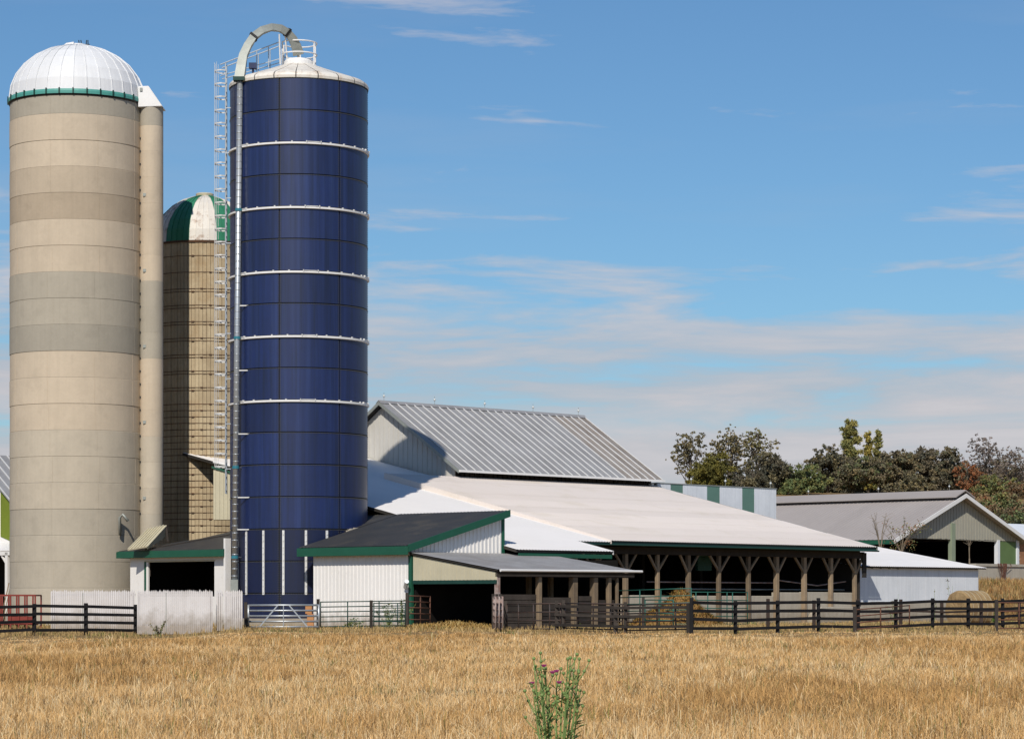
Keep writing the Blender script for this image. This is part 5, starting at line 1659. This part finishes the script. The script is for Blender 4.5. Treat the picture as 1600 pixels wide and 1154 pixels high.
tree('bushy_tree', 'dark olive bush between the airy trees and the pale green bush', 1208, 409, 712, 74, DARK + OLIVE[:1], 'bush', 110, 0.43, group=G2)
tree('bushy_tree', 'pale green rounded bush above the far barn ridge', 1258, 406, 728, 76, GREEN, 'bush', 110, 0.43, group=G2)
tree('leafy_tree', 'dark olive tree left of the tall poplar', 1294, 422, 694, 58, DARK + OLIVE, 'round', 110, 0.46, 0.12, group=G2, nc=40)
tree('poplar', 'tallest narrow poplar, green-gold, among the trees', 1329, 434, 655, 30, POPL, 'column', 123, 0.41, group='poplars', nc=46)
tree('poplar', 'narrow yellow poplar left of the greener one', 1357, 441, 674, 20, YELL, 'column', 123, 0.38, group='poplars', nc=40)
tree('poplar', 'narrow green poplar right beside the yellow one', 1372, 438, 670, 18, POPL, 'column', 123, 0.38, group='poplars', nc=40)
tree('leafy_tree', 'brown-green tree filling the gap beneath the poplars', 1348, 415, 712, 74, BROWN + GREEN[:1], 'round', 117, 0.46, 0.10, group=G2, nc=44)
tree('leafy_tree', 'rounded bronze tree right of the poplars', 1404, 418, 706, 62, BROWN, 'round', 117, 0.46, 0.10, group=G2, nc=44)
tree('leafy_tree', 'dull brown tree behind the ridge end of the far barn', 1452, 425, 700, 62, BROWN[:2] + DARK, 'round', 104, 0.46, 0.15, group=G2, nc=42)
tree('leafy_tree', 'dark grey-brown tree left of the orange tree', 1486, 415, 700, 54, DARK + BROWN, 'round', 104, 0.46, 0.12, group=G2, nc=40)
tree('leafy_tree', 'orange-red autumn tree above the gable peak', 1513, 406, 716, 34, RED, 'round', 123, 0.41, 0.10, group=G2, nc=30)
tree('bare_tree', 'nearly bare grey tree, tallest at far right', 1541, 422, 678, 66, GREY, 'sparse', 54, 0.41, 0.25, group=G2, nc=50)
tree('bare_tree', 'nearly bare brownish tree at the right edge', 1590, 418, 698, 66, GREY + BROWN[:1], 'sparse', 62, 0.41, 0.22, group=G2, nc=50)
tree('bushy_tree', 'orange-green bush behind the far gable', 1556, 399, 742, 72, RED[2:] + GREEN + YELL[2:], 'bush', 117, 0.43, group=G2)
tree('bushy_tree', 'russet bush at right edge below the bare trees', 1606, 393, 748, 80, RED[1:] + BROWN, 'bush', 117, 0.43, group=G2)
tree('bushy_tree', 'deep green bush touching the far gable roof at right edge', 1596, 386, 796, 76, GREEN[:2] + DARK, 'bush', 117, 0.41, group=G2)
tree('bushy_tree', 'low olive bush beneath the brown trees', 1425, 396, 742, 90, OLIVE + BROWN[:1], 'bush', 110, 0.43, group=G2)
tree('leafy_tree', 'small treetop peeping over the slope of the grey barn roof', 950, 195, 668, 24, BROWN[:2] + GREY, 'round', 90, 0.26, 0.3, nc=26)
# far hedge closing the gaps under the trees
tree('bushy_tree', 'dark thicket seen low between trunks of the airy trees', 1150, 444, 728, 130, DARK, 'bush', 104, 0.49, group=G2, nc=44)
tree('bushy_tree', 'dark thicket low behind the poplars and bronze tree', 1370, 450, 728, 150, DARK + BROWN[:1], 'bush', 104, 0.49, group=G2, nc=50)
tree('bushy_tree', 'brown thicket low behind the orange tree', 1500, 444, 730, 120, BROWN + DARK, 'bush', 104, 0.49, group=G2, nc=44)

for x_, Y_, yt_, w_, pl_, lb_ in (
        (1528, 300, 772, 62, RED + BROWN, 'rust-brown bush just left of the far gable peak line, low on the hill'),
        (1562, 290, 768, 76, RED[1:] + YELL[2:] + GREEN, 'mixed orange and green bush above the right slope of the far gable'),
        (1600, 285, 776, 80, RED[2:] + BROWN + GREEN[:1], 'pinkish-brown bush at the right edge, midway up the hill'),
        (1572, 262, 806, 70, GREEN[:2] + DARK, 'dark green bush resting behind the lower right gable roof'),
        (1608, 258, 800, 70, GREEN + DARK, 'bushy green growth at right edge above the brick building')):
    tree('bushy_tree', lb_, x_, Y_, yt_, w_, pl_, 'bush', 120, 0.36, group=G2, nc=46)
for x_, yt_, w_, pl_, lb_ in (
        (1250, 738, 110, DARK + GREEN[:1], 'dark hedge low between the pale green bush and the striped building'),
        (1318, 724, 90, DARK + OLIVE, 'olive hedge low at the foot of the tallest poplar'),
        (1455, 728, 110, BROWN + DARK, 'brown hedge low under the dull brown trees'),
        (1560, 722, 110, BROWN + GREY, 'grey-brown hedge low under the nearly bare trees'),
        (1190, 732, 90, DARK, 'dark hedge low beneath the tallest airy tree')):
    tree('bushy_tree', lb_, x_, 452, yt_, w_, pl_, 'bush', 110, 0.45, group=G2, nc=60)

# saplings growing behind the low white shed
def sapling(label, x, Y, ybase, ytop, spread, n, leaves, pal, bark='pale_bark'):
    b, tp = px(x, ybase, Y), px(x, ytop, Y)
    z0 = g(b.x, Y)
    t = thing('sapling', (b.x, Y, z0), label, 'sapling', group='saplings behind the whitewashed shed')
    H = tp.z - z0
    st = b.z - z0
    s = MB()
    tips = []
    s.tube([(0, 0, -0.1), (0.03, 0, max(st, 0.3))], 0.045, 6)
    for i in range(n):
        a = rng.uniform(0, 6.28)
        sp = spread * rng.uniform(0.4, 1)
        e = Vector((math.cos(a) * sp, math.sin(a) * sp * 0.6, st + (H - st) * rng.uniform(0.55, 1.0)))
        m1 = Vector((e.x * 0.35, e.y * 0.35, st + (e.z - st) * 0.45))
        s.tube([(0.03, 0, max(st, 0.3) - 0.15), m1, e], [0.026, 0.017, 0.006], 5)
        for _ in range(3):
            e2 = m1.lerp(e, rng.uniform(0.3, 0.9))
            e3 = e2 + Vector((rng.gauss(0, .25), rng.gauss(0, .2), rng.uniform(0.05, 0.4)))
            s.tube([e2, e3], [0.012, 0.005], 4)
            tips.append(e3)
        tips.append(e)
    s.build('stems', bark, t, stuff=True)
    if leaves:
        cs = [tuple(q) for q in tips] + [(rng.gauss(0, spread * .3), rng.gauss(0, spread * .2), st + rng.uniform(0, 0.35) * (H - st)) for _ in range(leaves)]
        v, f, c = leaf_cloud(cs, [rng.uniform(0.10, 0.24) for _ in cs], 260, 0.10, pal)
        o = inst('leaves', grid_mesh('leaves', v, f, c, 'leaf'), t)
        o['kind'] = 'stuff'
sapling('bare-branched sapling standing left behind the whitewashed shed', 1375, 156, 858, 800, 1.0, 8, 0, OLIVE)
sapling('bushier sapling with russet and green leaves behind the whitewashed shed', 1408, 157, 860, 812, 1.35, 12, 26, RED + GREEN)
sapling('thin straight sapling rising behind the low end of the whitewashed shed', 1514, 160, 872, 830, 0.14, 3, 0, OLIVE)

# tall weeds against walls
def weed(label, x, Y, h, n, pal, spread=0.25):
    p = px(x, 0, Y)
    z0 = g(p.x, Y)
    t = thing('weed', (p.x, Y, z0), label, 'weed', group='tall weeds by the walls')
    s = MB()
    cs = []
    for i in range(n):
        e = Vector((rng.gauss(0, spread), rng.gauss(0, spread), h * rng.uniform(0.6, 1.05)))
        s.tube([(e.x * 0.2, e.y * 0.2, -0.05), (e.x * 0.5, e.y * 0.5, e.z * 0.5), e], [0.014, 0.011, 0.005], 4)
        for k in range(6):
            f = rng.uniform(0.15, 1)
            cs.append((e.x * f, e.y * f, e.z * f))
    s.build('stems', 'thistle', t, stuff=True)
    v, f, c = leaf_cloud(cs, [rng.uniform(0.05, 0.12) for _ in cs], 900, 0.07, pal)
    o = inst('leaves', grid_mesh('leaves', v, f, c, 'leaf'), t)
    o['kind'] = 'stuff'
weed('green weed clump before the middle of the white shed wall', 608, 109.2, 1.05, 9, GREEN)
weed('taller green weed clump beside the green door jamb', 627, 109.5, 1.15, 9, GREEN)
weed('low green weed clump at the left foot of the white shed wall', 541, 111.5, 0.45, 8, GREEN, 0.4)
weed('dry brown weed before the whitewashed shed, near its left end', 1398, 132, 1.5, 6, BROWN, 0.3)
weed('solitary dark weed stalk before the whitewashed shed', 1459, 133, 1.9, 2, BROWN, 0.08)
weed('leafy dry weed beside the round bale', 1489, 133, 2.3, 4, OLIVE + BROWN, 0.25)
weed('bright green weed clump right of the round bale', 1556, 128, 0.95, 10, [(0.13, 0.22, 0.04), (0.10, 0.17, 0.03)], 0.45)
weed('small grey-green weed before the left picket panel', 248, 103.4, 0.6, 5, OLIVE + BROWN, 0.2)

# ---- foreground thistle
def thistle(label, x, Y, h, n, flowers, seed, spread=0.36):
    r2 = random.Random(seed)
    p = px(x, 0, Y)
    z0 = g(p.x, Y)
    t = thing('thistle', (p.x, Y, z0), label, 'thistle')
    s = MB()
    lf = MB()
    tips = []
    def leaf(q, d, L):
        d = d.normalized()
        sd = d.cross(Vector((0, 0, 1))).normalized() * L * 0.10
        a = q
        m1, m2 = q + d * L * 0.45 + Vector((0, 0, L * 0.08)), q + d * L + Vector((0, 0, -L * 0.05))
        lf.face([a, m1 + sd, m2, m1 - sd])
        lf.face([m1 + sd, m1 + sd * 2.4 + d * L * 0.12, m1 + d * L * 0.2 + sd * 0.4])
        lf.face([m1 - sd, m1 - sd * 2.4 + d * L * 0.12, m1 + d * L * 0.2 - sd * 0.4])
    for i in range(n):
        a = r2.uniform(0, 6.28)
        sp = spread * r2.uniform(0.1, 1) ** 0.6
        e = Vector((math.cos(a) * sp, math.sin(a) * sp, h * (r2.uniform(0.70, 1.0) - 0.10 * sp / spread)))
        b = Vector((e.x * 0.30, e.y * 0.30, -0.03))
        m1 = b.lerp(e, 0.5) + Vector((e.x * 0.1, e.y * 0.1, 0.04))
        s.tube([b, m1, e], [0.011, 0.009, 0.005], 5)
        tips.append(e)
        for k in range(3):
            q = m1.lerp(e, r2.uniform(0.0, 0.8))
            a2 = r2.uniform(0, 6.28)
            e2 = q + Vector((math.cos(a2) * 0.12, math.sin(a2) * 0.12, r2.uniform(0.08, 0.2)))
            s.tube([q, q.lerp(e2, 0.5) + Vector((0, 0, -0.01)), e2], [0.006, 0.005, 0.004], 4)
            tips.append(e2)
        for k in range(15):
            f = r2.uniform(0.02, 0.95)
            q = b.lerp(m1, f * 2) if f < 0.5 else m1.lerp(e, f * 2 - 1)
            a3 = r2.uniform(0, 6.28)
            leaf(q, Vector((math.cos(a3), math.sin(a3), r2.uniform(0.1, 0.9))), r2.uniform(0.06, 0.15) * (1.25 - 0.6 * f))
    s.build('stems', 'thistle', t, stuff=True)
    lf.build('leaves', 'thistle', t, stuff=True)
    bud = MB().lathe([(0.002, 0), (0.013, 0.006), (0.016, 0.018), (0.010, 0.03)], 8).mesh('bud', 'thistle', True)
    fl = MB()
    for k in range(26):
        a = 2 * math.pi * k / 26
        rr = 0.010 + 0.018 * ((k * 7) % 5) / 4
        fl.tube([(0, 0, 0.022), (rr * math.cos(a), rr * math.sin(a), 0.052)], [0.004, 0.0025], 4)
    fl = fl.mesh('flower_head', 'pink')
    for k, e in enumerate(tips):
        o = inst('bud', bud, t, e)
        if k in flowers:
            inst('flower_head', fl, o)
    return t, tips
# a single pink head on the leftmost stem
t_, tips_ = thistle('green branching thistle with pink flower heads in the foreground grass', 868, 24.0, 1.25, 17, (0, 9, 22, 35, 50), 4, 0.37)
